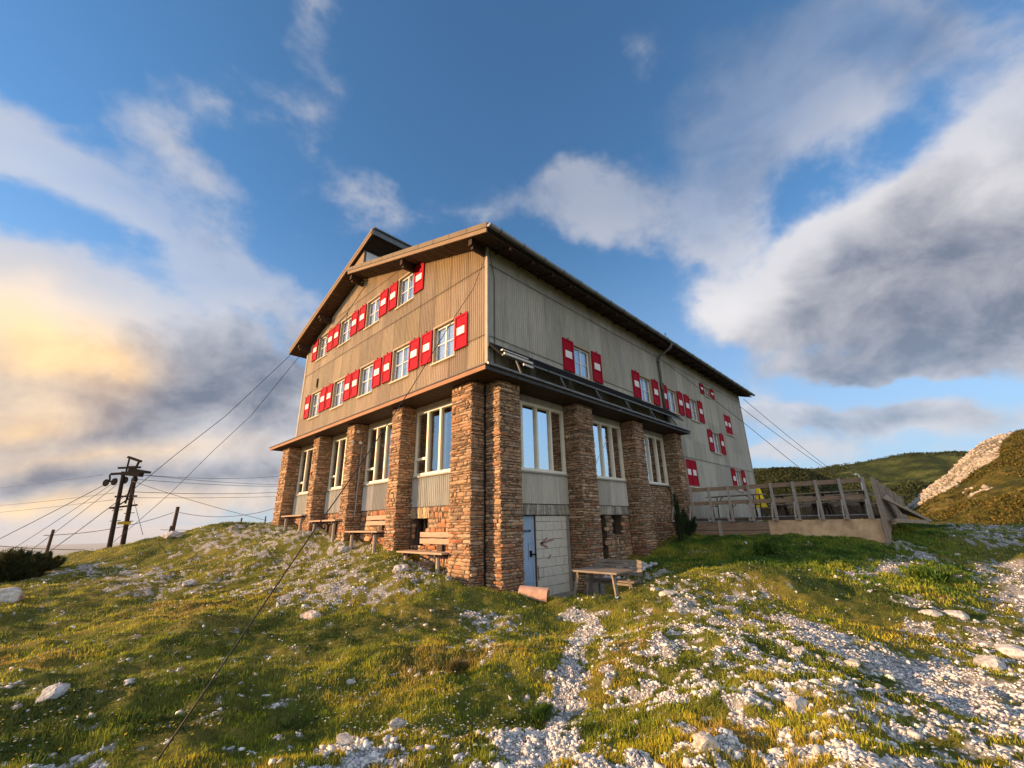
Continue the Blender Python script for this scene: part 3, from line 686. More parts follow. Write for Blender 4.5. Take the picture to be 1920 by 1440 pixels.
big_window(TS, .73, 3.57, 4, -3.05, -.88, False, [(3.1, 3.5, CO, 1), (.8, 1.2, CB, 1), (1.6, 1.95, CWH, 1), (2.3, 2.6, CWH, 1)])
big_window(TS, 4.49, 7.41, 4, -3.05, -.88, False, [(6.85, 7.35, CB, 1), (6.0, 6.75, CO, 1), (5.3, 5.6, CWH, 1)])
big_window(TS, 8.22, 11.31, 4, -3.05, -.88, False, [(10.6, 11.25, CG, 1), (9.5, 10.1, CB, 1)])

# shuttered windows: one prototype, copied
def sgeo(wd, ht, hb=True):
    mb = MB(); r_ = .045
    mb.box((0, -.012, 0), (wd, .010, ht)); st = .075
    for a in [((st, -.022, ht*.40), (wd-st, -.012, ht*.64)), ((0, -.032, 0), (st, -.012, ht)), ((wd-st, -.032, 0), (wd, -.012, ht)), ((st, -.032, 0), (wd-st, -.012, st)), ((st, -.032, ht-st), (wd-st, -.012, ht)),
              ((st, -.032, ht*.37), (wd-st, -.012, ht*.40)), ((st, -.032, ht*.64), (wd-st, -.012, ht*.66))]: mb.box(*a)
    return mb
def make_shutter(parent, x, z, wd, ht, n=-.055, ang=0):
    q = sgeo(wd, ht); q.m = 1; q.box((wd*.2, -.030, ht*.41), (wd*.8, -.0125, ht*.63)); q.m = 2
    q.box((wd*.5-.015, -.05, ht), (wd*.5+.015, -.01, ht+.05)); q.box((wd*.76, -.055, ht*.665), (wd*.84, -.033, ht*.665+.012))
    s = q.build('shutter', [MAT['red'], MAT['white'], MAT['black']], parent, loc=(x, n, z)); s.rotation_euler = (0, 0, ang)
    return s
def make_window(wd, ht, sw, sh_, kind='open', z_sh=.11):
    w_ = wd/2; mb = MB()
    for a in [((-w_-.03, -.036, -.03), (-w_+.035, .13, ht+.03)), ((w_-.035, -.036, -.03), (w_+.03, .13, ht+.03)), ((-w_+.035, -.036, ht-.035), (w_-.035, .13, ht+.03)), ((-w_+.035, -.036, -.03), (w_-.035, .13, .035))]: mb.box(*a)
    # sashes
    mb.m = 1
    for a in [((-w_+.036, .07, .036), (-w_+.085, .12, ht-.036)), ((w_-.085, .07, .036), (w_-.036, .12, ht-.036)), ((-w_+.085, .07, ht-.09), (w_-.085, .12, ht-.036)), ((-w_+.085, .07, .036), (w_-.085, .12, .095)),
              ((-.026, .065, .095), (.026, .12, ht-.09)), ((-w_+.085, .08, ht*.5-.012), (-.026, .11, ht*.5+.012)), ((.026, .08, ht*.5-.012), (w_-.085, .11, ht*.5+.012))]: mb.box(*a)
    w = mb.build('window', [MAT['casing'], MAT['white']], hut, loc=(0, 0, 0))
    p = MB(); p.box((-w_+.086, .092, .096), (w_-.086, .098, ht-.091)); p.build('pane', MAT['glass_up'], w, loc=(0, 0, 0))
    s = MB(); s.box((-w_-.06, -.10, -.055), (w_+.06, .03, -.031)); s.build('sill', MAT['cream'], w, loc=(0, 0, 0))
    c = MB(); K = 50
    for (c0, c1) in ((-w_+.05, -.0), (.0, w_-.05)):
        vs = []
        for j in (0, 1):
            for i in range(K+1): t = i/K; vs.append((c0+(c1-c0)*t, .155+.014*math.sin(t*40+j*.6), .04+(ht-.08)*j))
        c.add(vs, [(i, i+1, K+2+i, K+1+i) for i in range(K)])
    c.build('curtain', MAT['curtain_and_reflection'], w, loc=(0, 0, 0), smooth=True)
    bx = MB(); bx.box((-w_-.02, .45, -.02), (w_+.02, .47, ht+.02)); bx.box((-w_-.02, .131, -.02), (-w_, .45, ht+.02)); bx.box((w_, .131, -.02), (w_+.02, .45, ht+.02)); bx.box((-w_, .131, ht), (w_, .45, ht+.02)); bx.box((-w_, .131, -.02), (w_, .45, 0)); bx.build('reveal', MAT['interior'], w, loc=(0, 0, 0))
    if kind == 'open':
        make_shutter(w, -w_-.045-sw, z_sh, sw, sh_); make_shutter(w, w_+.045, z_sh, sw, sh_)
    elif kind == 'closed':
        make_shutter(w, -w_+.04, .04, w_-.045, ht-.08, n=-.0); make_shutter(w, .005, .04, w_-.045, ht-.08, n=-.0)
    return w
def place(w, T, c, z):
    w.location = (0, c, z+6.1) if T is TF else (c, 0, z+6.1)
    if T is TF: w.location[0] = 0.0; w.rotation_euler = (0, 0, -math.pi/2)
    bpy.context.view_layer.update()
proto = make_window(1.20, 1.36, .64, 1.20)
place(proto, TF, *WIN_F[0])
for c, z in WIN_F[1:]: place(copy_tree(proto, hut), TF, c, z)
pr2 = make_window(1.16, 1.25, .66, 1.27, z_sh=.03); place(pr2, TS, *WIN_S[0])
for c, z in WIN_S[1:]: place(copy_tree(pr2, hut), TS, c, z)
place(copy_tree(pr2, hut), TS, 18.58, -.86); place(copy_tree(pr2, hut), TS, 21.56, -2.9)
w_ = make_window(1.02, .60, .58, .62, z_sh=0); place(w_, TS, 18.4, 2.64)
w_['label'] = 'small attic window'
w_ = make_window(1.36, 1.32, .6, 1.2, kind='closed'); w_['label'] = 'window with closed red shutters'; place(w_, TS, 21.42, .64)
w_ = make_window(1.42, 1.38, .6, 1.2, kind='closed'); w_['label'] = 'wide window with closed red shutters above the terrace'; place(w_, TS, 14.22, -2.97)

# roof
def slab(mb, prof, x0, x1):
    n = len(prof); vs = [(x0, y, z) for y, z in prof]+[(x1, y, z) for y, z in prof]
    mb.add(vs, [tuple(range(n)), tuple(reversed(range(n, 2*n)))]+[(i, n+i, n+(i+1) % n, (i+1) % n) for i in range(n)])
X0, X1 = -.80, 25.65
mb = MB(); t = .17
slab(mb, [(-.80, zr(-.8)), (9.2, zr(9.2)), (9.2, zr(9.2)-t), (-.80, zr(-.8)-t)], X0+.035, X1)
slab(mb, [(6.84, zl(6.84)), (W+.85, zl(W+.85)), (W+.85, zl(W+.85)-t), (6.84, zl(6.84)-t)], X0+.035, X1)
roof = mb.build('roof', MAT['roof'], hut)
mb = MB(); slab(mb, [(-.82, zr(-.82)+.012), (9.05, zr(9.05)+.012), (9.05, zr(9.05)-.17), (-.82, zr(-.82)-.17)], X0, X0+.034); mb.build('barge_capping', MAT['barge_cap'], roof)
mb = MB(); slab(mb, [(-.80, zr(-.8)-.185), (9.0, zr(9.0)-.185), (9.0, zr(9.0)-.33), (-.80, zr(-.8)-.33)], X0+.012, X0+.06)
slab(mb, [(6.82, zl(6.82)+.012), (W+.87, zl(W+.87)+.012), (W+.87, zl(W+.87)-.12), (6.82, zl(6.82)-.12)], X0, X0+.034)
slab(mb, [(6.9, zl(6.9)-.135), (W+.85, zl(W+.85)-.135), (W+.85, zl(W+.85)-.29), (6.9, zl(6.9)-.29)], X0+.012, X0+.06)
mb.build('barge_board', MAT['barge'], roof)
mb = MB()
for k in range(0, 11):
    yy = .1+k*.93
    if yy < 9: mb.box((X0-.006, yy, zr(yy)-.18), (X0-.001, yy+.012, zr(yy)+.01))
mb.build_each('capping_joint', MAT['canopy_dark'], roof)
mb = MB()
y = -.78
while y < 9.1:      # planked soffits, boards running along the ridge
    dz_ = random.uniform(-.012, .012)
    x1 = X1-.02 if y < -.05 else .0
    mb.add([(X0+.06, y, zr(y)-.315+dz_), (X0+.06, y+.112, zr(y+.112)-.315+dz_), (x1, y+.112, zr(y+.112)-.315+dz_), (x1, y, zr(y)-.315+dz_), (X0+.06, y, zr(y)-.29), (X0+.06, y+.112, zr(y+.112)-.29), (x1, y+.112, zr(y+.112)-.29), (x1, y, zr(y)-.29)], [(0, 1, 2, 3), (4, 7, 6, 5), (0, 4, 5, 1), (3, 2, 6, 7), (0, 3, 7, 4), (1, 5, 6, 2)]); y += .14
y = 6.9
while y < W+.8:
    x1 = X1-.02 if (y < 7.9 or y > W) else .0
    mb.add([(X0+.06, y, zl(y)-.275), (X0+.06, y+.112, zl(y+.112)-.275), (x1, y+.112, zl(y+.112)-.275), (x1, y, zl(y)-.275), (X0+.06, y, zl(y)-.25), (X0+.06, y+.112, zl(y+.112)-.25), (x1, y+.112, zl(y+.112)-.25), (x1, y, zl(y)-.25)], [(0, 1, 2, 3), (4, 7, 6, 5), (0, 4, 5, 1), (3, 2, 6, 7), (0, 3, 7, 4), (1, 5, 6, 2)]); y += .14
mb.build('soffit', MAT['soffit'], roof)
mb = MB(); mb.box((X0+.04, 6.80, zl(6.84)-.30), (X1, 6.835, zl(6.84)+.02)); mb.box((X0+.05, 6.72, zl(6.84)-.02), (X1, 6.80, zl(6.84)+.045)); mb.build('ridge_fascia', MAT['fascia_grey'], roof)
mb = MB()
for yy, zz in ((.10, zr(.1)-.33), (4.3, zr(4.3)-.33), (8.9, zr(8.9)-.36), (12.3, zl(12.3)-.29), (W-.15, zl(W-.15)-.29)):
    mb.box((X0+.14, yy-.08, zz-.22), (.05, yy+.08, zz)); mb.box((X0+.22, yy-.055, zz-.34), (.05, yy+.055, zz-.222))
mb.build_each('purlin_end', MAT['beam'], roof, per=2)
mb = MB()
for xx in np.arange(.35, 25.2, 1.07): mb.beam((xx, .0, zr(.0)-.36), (xx, -.74, zr(-.74)-.36), .08, .10)
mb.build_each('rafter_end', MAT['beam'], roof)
# clerestory
mb = MB(); slab(mb, [(7.75, zr(7.75)-.1), (9.15, zr(9.15)-.1), (9.15, zl(9.15)-.27), (7.75, zl(7.75)-.27)], X0+.16, X0+.22); mb.build('clerestory_gable', MAT['barge'], roof)
mb = MB(); mb.box((X0+.2, 7.76, zr(7.76)-.1), (X1-.3, 7.80, zl(7.76)-.27)); mb.build('clerestory_wall', MAT['fascia_grey'], roof)
mb = MB()
for k in range(8): xx = X0+.28+k*1.5; mb.box((xx, 7.725, zr(7.76)+.10), (xx+1.3, 7.757, zl(7.76)-.33))
mb.build_each('clerestory_pane', MAT['curtain_and_reflection'], roof)  # opaque white panes; the sky's reflection is put into their colour
# gutter and downpipe
mb = MB(); K = 10; xs = np.linspace(X0+.02, X1, 40); gr = .085; zc = zr(-.8)-.10; yc = -.895
vs = []
for xx in xs:
    zz = zc-(xx+.8)*.002
    for k in range(K+1): a = math.pi+math.pi*k/K; vs.append((xx, yc+gr*math.cos(a), zz+gr*math.sin(a)))
mb.add(vs, [(i*(K+1)+k, i*(K+1)+k+1, (i+1)*(K+1)+k+1, (i+1)*(K+1)+k) for i in range(39) for k in range(K)])
for xx, sgn in ((X0+.02, 1), (X1, -1)):
    zz = zc-(xx+.8)*.002; mb.add([(xx, yc+gr*math.cos(math.pi+math.pi*k/K), zz+gr*math.sin(math.pi+math.pi*k/K)) for k in range(K+1)], [tuple(range(K+1))])
mb.tube([(X0+.02, yc-gr, zc), (X1, yc-gr, zc-.052)], .012, 6)
gut = mb.build('gutter', MAT['gutter'], hut, smooth=True)
b0 = None
for k in range(25):
    xx = X0+.5+k*1.05
    if b0 is None:
        mb = MB(); mb.tube([(0, .09, .12), (0, -.09, .03)]+[(0, (gr+.008)*math.cos(math.pi+math.pi*j/8), (gr+.008)*math.sin(math.pi+math.pi*j/8)) for j in range(9)], .011, 5)
        b0 = mb.build('gutter_bracket', MAT['black'], gut, loc=(0, 0, 0)); bb = b0
    else: bb = b0.copy(); COL.objects.link(bb)
    bb.parent = gut; bb.location = (xx, yc, zc+6.1-(xx+.8)*.002)
mb = MB(); mb.tube([(-.78, -.75, zr(-.8)+.05), (X1, -.75, zr(-.8)+.05)], .012, 5); mb.tube([(11.5, -.76, 4.1), (11.45, -.78, 4.42), (11.62, -.78, 4.40)], .015, 5); mb.build('snow_rail', MAT['black'], roof)
mb = MB(); mb.tube([(11.75, yc, zc-.06), (11.75, yc, zc-.22), (11.75, yc+.12, zc-.38), (11.75, -.22, zc-.62), (11.75, -.13, zc-.75), (11.75, -.13, zc-.95), (11.75, -.13, -.2)], .062, 10)
dp = mb.build('downpipe', MAT['pipe'], hut, smooth=True)
mb = MB()
for zz in (3.1, 1.6, .3): mb.tube([(11.75, -.13, zz-.02), (11.75, -.13, zz+.02)], .07, 10)
mb.build_each('pipe_clamp', MAT['black'], dp)
# canopy
c = 1.0; CZ = -.52
mb = MB()
mb.add([(-c, -c, CZ), (12.3, -c, CZ), (12.3, 0, CZ+.12), (0, 0, CZ+.12), (0, W+c-.05, CZ+.12), (-c, W+c-.05, CZ),
        (-c, -c, CZ-.035), (12.3, -c, CZ-.035), (12.3, 0, CZ-.035), (0, 0, CZ-.035), (0, W+c-.05, CZ-.035), (-c, W+c-.05, CZ-.035)],
       [(0, 1, 2, 3), (0, 3, 4, 5), (0, 6, 7, 1), (5, 11, 6, 0), (1, 7, 8, 2), (4, 10, 11, 5), (6, 9, 8, 7), (6, 11, 10, 9)])
can = mb.build('canopy', MAT['canopy_dark'], hut)
mb = MB(); mb.box((-c+.03, -c+.04, CZ-.16), (-c+.065, W+c-.09, CZ-.037)); mb.build('canopy_fascia', MAT['canopy_edge'], can)
mb = MB(); mb.box((-c+.066, -c+.03, CZ-.15), (12.26, -c+.06, CZ-.037)); mb.build('canopy_side_fascia', MAT['canopy_dark'], can)
mb = MB()
for k in range(7): a = -c+.07+k*.135; mb.box((a, a*1.0, CZ-.155), (a+.122, W+.85, CZ-.13)); mb.box((a+.123, a, CZ-.155), (12.24, a+.122, CZ-.13))
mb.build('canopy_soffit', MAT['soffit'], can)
mb = MB(); mb.tube([(-.95, -c-.035, CZ-.01), (12.0, -c-.035, CZ-.03)], .035, 8)
for xx in np.arange(.1, 12.2, .7): mb.box((xx, -c+.02, CZ+.005), (xx+.1, -c+.08, CZ+.045))
mb.tube([(5.75, -c-.01, CZ-.03), (5.78, -c-.03, CZ-.14), (5.6, -c-.0, CZ-.16)], .022, 6)
mb.build('canopy_gutter', MAT['gutter'], can)
# downpipe in the corner notch, conduit, floodlights
mb = MB(); mb.tube([(-.14, -.04, -6.2), (-.14, -.04, -.72)], .022, 8); mb.build('conduit', MAT['black'], hut)
mb = MB(); mb.tube([(-.25, 6.98, -1.55), (-.3, 6.97, -4.2)], .028, 8); mb.tube([(-.22, 6.98, -1.0), (-.18, 6.97, -1.3), (-.25, 6.98, -1.55)], .012, 6); mb.build('wall_conduit', MAT['steel'], hut)
for q in ((-.5, 6.94, -1.0), (-.62, 7.03, -1.42), (-.36, 6.93, -1.42)):
    mb = MB(); mb.tube([q, (q[0]-.03, q[1]-.07, q[2]-.03), (q[0]-.05, q[1]-.13, q[2]-.06)], .03, 8, r1=.065); mb.build('floodlight', MAT['lampw'], hut)
# lightning conductors and gable bracket
mb = MB()
mb.tube([(-.03, -.12, 3.9), (.25, -.05, 3.0), (.25, -.05, -.4)], .012, 5)
mb.tube([(-.04, 13.6, 4.9), (-.04, 10.5, 5.55), (-.05, 8.7, 6.35), (-.05, 8.55, 6.3)], .013, 5)
mb.tube([(-.05, 8.7, 6.35), (-.3, 8.5, 6.42), (-.3, 8.3, 6.38)], .013, 5); mb.tube([(-.04, 10.3, 5.6), (-.04, 10.3, 5.0)], .013, 5)
mb.build('lightning_conductor', MAT['cable'], hut)
mb = MB()
for k in range(5): mb.tube([(-.06, 12.98, 2.35+k*.09), (-.10, 12.98, 2.40+k*.09)], .02, 5)
mb.box((-.07, 12.95, 2.3), (-.03, 13.01, 2.8)); mb.build('insulator', MAT['black'], hut)

# solar collectors over the side canopy (each one a thing)
col0 = None; n_c = 6; wd = 12.55/n_c
lab = ['dark flat collector at the hut corner with the pale sunlit edge rail', 'second dark collector from the hut corner, above the canopy', 'third dark collector from the hut corner, above the canopy', 'fourth dark collector from the corner, left of the downpipe foot', 'fifth dark collector from the corner, just left of the downpipe', 'far end collector of the row above the last stone pillar']
for k in range(n_c):
    if col0 is None:
        col0 = empty('solar_collector', (0, 0, 0)); w2 = wd-.06
        mb = MB(); mb.add([(0, -.62, .06), (w2, -.62, .06), (w2, -.09, .56), (0, -.09, .56), (0, -.66, .12), (w2, -.66, .12), (w2, -.13, .62), (0, -.13, .62)], [(3, 2, 1, 0), (4, 5, 6, 7), (0, 1, 5, 4), (1, 2, 6, 5), (2, 3, 7, 6), (3, 0, 4, 7)]); mb.build('panel', MAT['black'], col0)
        mb = MB(); mb.box((0, -.70, .03), (w2, -.66, .09)); mb.build('edge_rail', MAT['pipe'], col0)
        for xx in (.62,): mb = MB(); mb.beam((xx, -.64, .06), (xx-.1, -.93, -.47), .045); mb.build('strut', MAT['pipe'], col0)
        mb = MB(); mb.box((0, -.10, .50), (w2, -.05, .66)); mb.build('wall_bracket', MAT['canopy_dark'], col0)
        o = col0; o['_w'] = (0, 0, 0)
    else: o = copy_tree(col0)
    o.location = (-.05+k*wd, 0, 0); tag(o, lab[k], 'solar collector', 'solar collectors along the side canopy')
    if k == 0: pass
first = [x for x in bpy.data.objects if x.parent == col0 and x.name.startswith('edge_rail')][0]
mb = MB(); mb.box((.02, -.76, .06), (1.25, -.715, .125)); mb.box((.85, -.74, -.06), (1.28, -.70, -.0)); mb.box((.0, -.70, .20), (1.1, -.62, .235)); sp_ = mb.build('spare_rail', MAT['pale_metal'], col0); sp_['label'] = 'pale sunlit rail'

# ================================================================== TERRACE
ter = empty('terrace', (11.6, -3.8, -5.3)); tag(ter, 'raised timber and plaster terrace with an open plank railing beside the hut', 'terrace')
def tx(y): return 11.30+(-.3-y)*.062
PY = [-.16, -.93, -1.70, -2.47, -3.24, -4.05, -4.80, -5.53, -6.25, -6.93]
mb = MB(); mb.add([(tx(-.2)+.06, -.35, -4.62), (tx(-6.9)+.06, -6.98, -4.62), (23.5, -7.3, -4.62), (23.5, -.1, -4.62), (tx(-.2)+.06, -.35, -4.53), (tx(-6.9)+.06, -6.98, -4.53), (23.5, -7.3, -4.53), (23.5, -.1, -4.53)], [(0, 3, 2, 1), (4, 5, 6, 7), (0, 1, 5, 4), (1, 2, 6, 5), (2, 3, 7, 6), (3, 0, 4, 7)]); mb.build('deck_floor', MAT['wood_dark'], ter)
mb = MB()
for k, (za, zb_) in enumerate(((-4.82, -4.68), (-4.99, -4.82), (-5.17, -5.01), (-5.38, -5.20))):
    for ya, yb in ((-.55, -1.92), (-1.94, -3.72)):
        mb.add([(tx(ya)+.03, ya, za), (tx(yb)+.03, yb, za), (tx(yb)+.03, yb, zb_), (tx(ya)+.03, ya, zb_), (tx(ya)+.09, ya, za), (tx(yb)+.09, yb, za), (tx(yb)+.09, yb, zb_), (tx(ya)+.09, ya, zb_)], [(0, 1, 2, 3), (0, 4, 5, 1), (3, 2, 6, 7), (0, 3, 7, 4), (1, 5, 6, 2)])
mb.build('front_boards', MAT['wood_rail'], ter)
mb = MB(); mb.box((tx(-1.9)-.03, -1.99, -5.35), (tx(-1.9)+.02, -1.86, -4.6)); mb.build('board_batten', MAT['wood_post'], ter)
mb = MB(); n_ = 30; vs = []
for i in range(n_+1):
    yy = -3.72+(-7.02+3.72)*i/n_
    for j in range(7): vs.append((tx(yy)+.02+random.uniform(-.012, .012), yy, -5.75+(1.11)*j/6))
mb.add(vs, [(i*7+j, (i+1)*7+j, (i+1)*7+j+1, i*7+j+1) for i in range(n_) for j in range(6)])
mb.box((tx(-3.7)+.05, -3.9, -5.8), (12.2, -3.72, -4.64)); mb.box((tx(-7)+.03, -7.14, -5.8), (23.4, -7.02, -4.64)); mb.build('plaster_wall', MAT['plaster'], ter)
for k, yy in enumerate(PY):
    xx = tx(yy)
    mb = MB(); mb.box((xx-.045, yy-.045, -4.66), (xx+.045, yy+.045, -3.22)); po = mb.build('railing_post', MAT['wood_post'], ter)
    mb = MB(); mb.beam((xx-.02, yy+.065, -3.98), (xx-.34, yy+.065, -4.56), .07, .04, up=(0, 1, 0)); mb.beam((xx+.05, yy+.065, -4.60), (xx-.38, yy+.065, -4.60), .07, .04, up=(0, 1, 0)); mb.build('brace', MAT['wood_post'], po)
def rail(za, zb_, m, y0=-.02, y1=-6.98, off=.046, nm='railing_board'):
    ys = [y0, -2.45, -4.8, y1]
    for a, b in zip(ys, ys[1:]):
        mb = MB(); dz = random.uniform(-.008, .008)
        mb.add([(tx(a)+off, a-.004, za+dz), (tx(b)+off, b+.004, za-dz), (tx(b)+off, b+.004, zb_-dz), (tx(a)+off, a-.004, zb_+dz), (tx(a)+off+.035, a-.004, za+dz), (tx(b)+off+.035, b+.004, za-dz), (tx(b)+off+.035, b+.004, zb_-dz), (tx(a)+off+.035, a-.004, zb_+dz)], [(0, 1, 2, 3), (4, 7, 6, 5), (0, 4, 5, 1), (3, 2, 6, 7), (0, 3, 7, 4), (1, 5, 6, 2)])
        mb.build(nm, m, ter)
rail(-3.40, -3.24, MAT['wood_rail'], y0=.0); rail(-3.98, -3.82, MAT['wood_rail'], y0=.0)
mb = MB(); mb.tube([(tx(-.1)+.05, -.1, -4.50), (tx(-6.9)+.05, -6.9, -4.50)], .02, 6); mb.build('foot_rail', MAT['steel'], ter)
# palisade of vertical boards receding along the side
for k in range(62):
    xx = tx(-6.98)-.08+k*.168; t = k/61; top = -3.22-.50*t**.9+random.uniform(-.03, .03); yy = -7.18-.25*t-(.022 if k % 2 else 0)
    bot = -5.5+random.uniform(-.06, .1) if k < 7 else -4.72-.02*t
    mb = MB(); mb.box((0, 0, bot-(-5.3)), (random.uniform(.125, .15), .028, top-(-5.3)+random.uniform(-.05, .03)), jit=.008); b_ = mb.build('palisade_board', MAT['wood_grey'], ter, loc=(xx-11.6, yy+3.8-.0, 0)); b_.rotation_euler = (random.uniform(-.01, .01), random.uniform(-.012, .012), random.uniform(-.05, .05))
A_, B_, C_, D_ = (12.6, -7.30, -3.93), (13.5, -7.34, -4.72), (15.5, -8.3, -4.78), (16.6, -7.5, -4.45)
mb = MB()
for k in range(9):
    t0, t1 = k/9+.006, (k+1)/9-.006
    l = lambda p, q, t: tuple(p[i]+(q[i]-p[i])*t for i in range(3))
    P = [l(A_, (14.0, -7.36, -3.75), t0), l(A_, (14.0, -7.36, -3.75), t1), l(C_, D_, t1), l(C_, D_, t0)]
    mb.add(P+[(p[0], p[1], p[2]-.035) for p in P], [(0, 1, 2, 3), (4, 7, 6, 5), (0, 4, 5, 1), (2, 6, 7, 3), (1, 5, 6, 2), (0, 3, 7, 4)])
mb.build('snow_ramp', MAT['wood_grey'], ter)
mb = MB(); mb.beam(B_, (C_[0]-.2, C_[1]+.1, C_[2]-.02), .12, .14); mb.beam(l(A_, C_, .0), l(A_, C_, 1.0), .06, .1); mb.build_each('ramp_beam', MAT['wood_grey'], ter)
for k in range(48):      # low picket screen on the far side of the deck
    mb = MB(); mb.box((0, 0, 0), (.03, .1, random.uniform(.52, .6)), jit=.006); mb.build('far_picket', MAT['wood_dark'], ter, loc=(23.3-11.6, -.6-k*.138+3.8, .77))
mb = MB(); mb.box((23.34, -7.2, -4.02), (23.38, -.5, -3.92)); mb.build('far_rail', MAT['wood_grey'], ter)

# tables on the terrace
def beer_table(name, label, x, y, rz, ln, wd, ht, mat, cat='table', group=None):
    t = empty(name, (x, y, -4.53), rz); t['_w'] = (0, 0, 0); tag(t, label, cat, group)
    mb = MB(); mb.box((-ln/2, -wd/2, ht-.04), (ln/2, wd/2, ht)); mb.build('tabletop', mat, t, loc=(0, 0, 0))
    for s in (-1, 1):
        mb = MB(); xx = s*(ln/2-.25)
        for q in (-1, 1): mb.beam((xx, q*(wd/2-.04), ht-.04), (xx, q*(wd/2-.12), 0), .035)
        mb.beam((xx, -wd/2+.08, ht*.55), (xx, wd/2-.08, ht*.55), .03); mb.beam((xx, 0, ht*.55), (xx-s*.45, 0, ht-.04), .025); mb.build('leg', MAT['black'], t, loc=(0, 0, 0))
    return t
beer_table('folding_table', 'long pale folding table on the terrace nearest the hut wall', 13.6, -2.0, R(78), 2.5, .6, 1.0, MAT['wood_grey'], group='folding tables on the terrace')
beer_table('folding_table', 'short folding table on the terrace behind the third railing post', 15.8, -1.6, R(84), 1.6, .6, .82, MAT['wood_grey'], group='folding tables on the terrace')
def picnic(label, x, y, rz):
    t = empty('picnic_table', (x, y, -4.53), rz); t['_w'] = (0, 0, 0); tag(t, label, 'picnic table', 'dark picnic tables on the terrace')
    mb = MB(); 
    for q in range(5): mb.box((-.95, -.37+q*.15, .92), (.95, -.37+q*.15+.14, .96))
    mb.build('tabletop', MAT['wood_grey'], t, loc=(0, 0, 0))
    for s in (-1, 1): mb = MB(); mb.box((-.95, s*.72-.13, .52), (.95, s*.72+.13, .56)); mb.build('seat', MAT['wood_grey'], t, loc=(0, 0, 0))
    for s in (-1, 1):
        mb = MB()
        for q in (-1, 1): mb.beam((s*.7, q*.3, .92), (s*.7, q*.75, 0), .08, .05)
        mb.beam((s*.7, -.85, .48), (s*.7, .85, .48), .08, .05); mb.build('leg', MAT['wood_dark'], t, loc=(0, 0, 0))
for lb, x, y in [('dark picnic table closest to the corner of the open railing', 14.2, -5.9), ('dark picnic table in the middle of the terrace, left of the corner one', 14.6, -4.3), ('dark picnic table in the second row behind the terrace corner', 17.4, -5.6), ('dark picnic table in the rearmost row by the boarded side', 20.2, -5.9), ('dark picnic table in the second row near the middle railing posts', 17.9, -3.6)]: picnic(lb, x, y, R(88+random.uniform(-4, 4)))
p = at_depth(1425, 940, 19.5); t = empty('parasol', (p[0], p[1], -4.53)); t['_w'] = (0, 0, 0); tag(t, 'folded yellow parasol standing upright at the far hut corner', 'parasol')
mb = MB(); K = 12; prof = [(.05, 1.38), (.11, 1.2), (.15, .9), (.2, .62), (.24, .45)]; vs = []
for r_, z_ in prof:
    for k in range(K): a = 2*math.pi*k/K; rr = r_*(1+.18*(k % 2)); vs.append((rr*math.cos(a), rr*math.sin(a), z_))
mb.add(vs, [(i*K+k, (i+1)*K+k, (i+1)*K+(k+1) % K, i*K+(k+1) % K) for i in range(4) for k in range(K)]+[tuple(range(K))]); mb.build('canopy', MAT['yellow'], t, loc=(0, 0, 0))
mb = MB(); mb.tube([(0, 0, 0), (0, 0, 1.45)], .02, 6); mb.build('pole', MAT['steel'], t, loc=(0, 0, 0))
p = at_depth(1624, 940, 17.5); mb = MB(); q = (0, 0, 0)
mb.tube([(0, 0, 0), (0, 0, 1.55), (-.03, .03, 1.66), (-.10, .08, 1.70), (-.16, .13, 1.64)], .03, 8)
o = mb.build('vent_pipe', MAT['white'], loc=(p[0], p[1], -4.53)); tag(o, 'white hooked pipe rising above the railing near the terrace corner', 'pipe')

# ================================================================== BENCHES, TABLE, SMALL THINGS
def wall_bench(label, y0, y1, z, back=True):
    t = empty('bench', (-.55, (y0+y1)/2, z-.5)); t['_w'] = (0, 0, 0); tag(t, label, 'bench', 'benches between the front pillars'); h = (y1-y0)/2
    for a in ((-.27, -.06), (-.05, .16)): mb = MB(); mb.box((a[0], -h, .46), (a[1], h, .51), jit=.004); mb.build('seat', MAT['wood_bench'], t, loc=(0, 0, 0))
    for s in (-1, 1):
        mb = MB(); mb.tube([(-.14, s*(h-.32), -.35), (-.14, s*(h-.32), .42)], .06, 9, r1=.055); mb.build('leg', MAT['wood_post'], t, loc=(0, 0, 0))
        mb = MB(); mb.beam((-.26, s*(h-.32), .43), (.5, s*(h-.32), .43), .08, .07); mb.beam((-.02, s*(h-.12), .42), (.48, s*(h-.12), .05), .07, .05); mb.build('bracket', MAT['wood_dark'], t, loc=(0, 0, 0))
    if back:
        for zz in (.68, .86): mb = MB(); mb.box((.42, -h*.86, zz), (.46, h*.86, zz+.14), jit=.006); mb.build('backrest', MAT['wood_bench'], t, loc=(0, 0, 0))
        mb = MB(); mb.box((.462, -.12, .4), (.52, .12, 1.0)); mb.build('back_support', MAT['wood_dark'], t, loc=(0, 0, 0))
wall_bench('pale plank bench with backrest, nearest the corner pillar', .88, 3.06, -5.25)
wall_bench('plank bench with backrest in the second bay from the corner', 4.30, 6.52, -4.70)
wall_bench('narrow backless bench over stacked posts in the third bay', 7.40, 9.85, -4.30, back=False)
wall_bench('backless bench in the farthest bay beside the end pillar', 10.70, 13.10, -4.04, back=False)
mb = MB()
for k in range(9): yy = 7.8+k*.24; mb.box((-.25+random.uniform(-.05, .05), yy, -5.2), (-.15, yy+random.uniform(.1, .19), -4.42), jit=.02)
o = mb.build('leaning_boards', MAT['wood_dark']); tag(o, 'weathered boards standing upright under the third bay bench', 'boards')

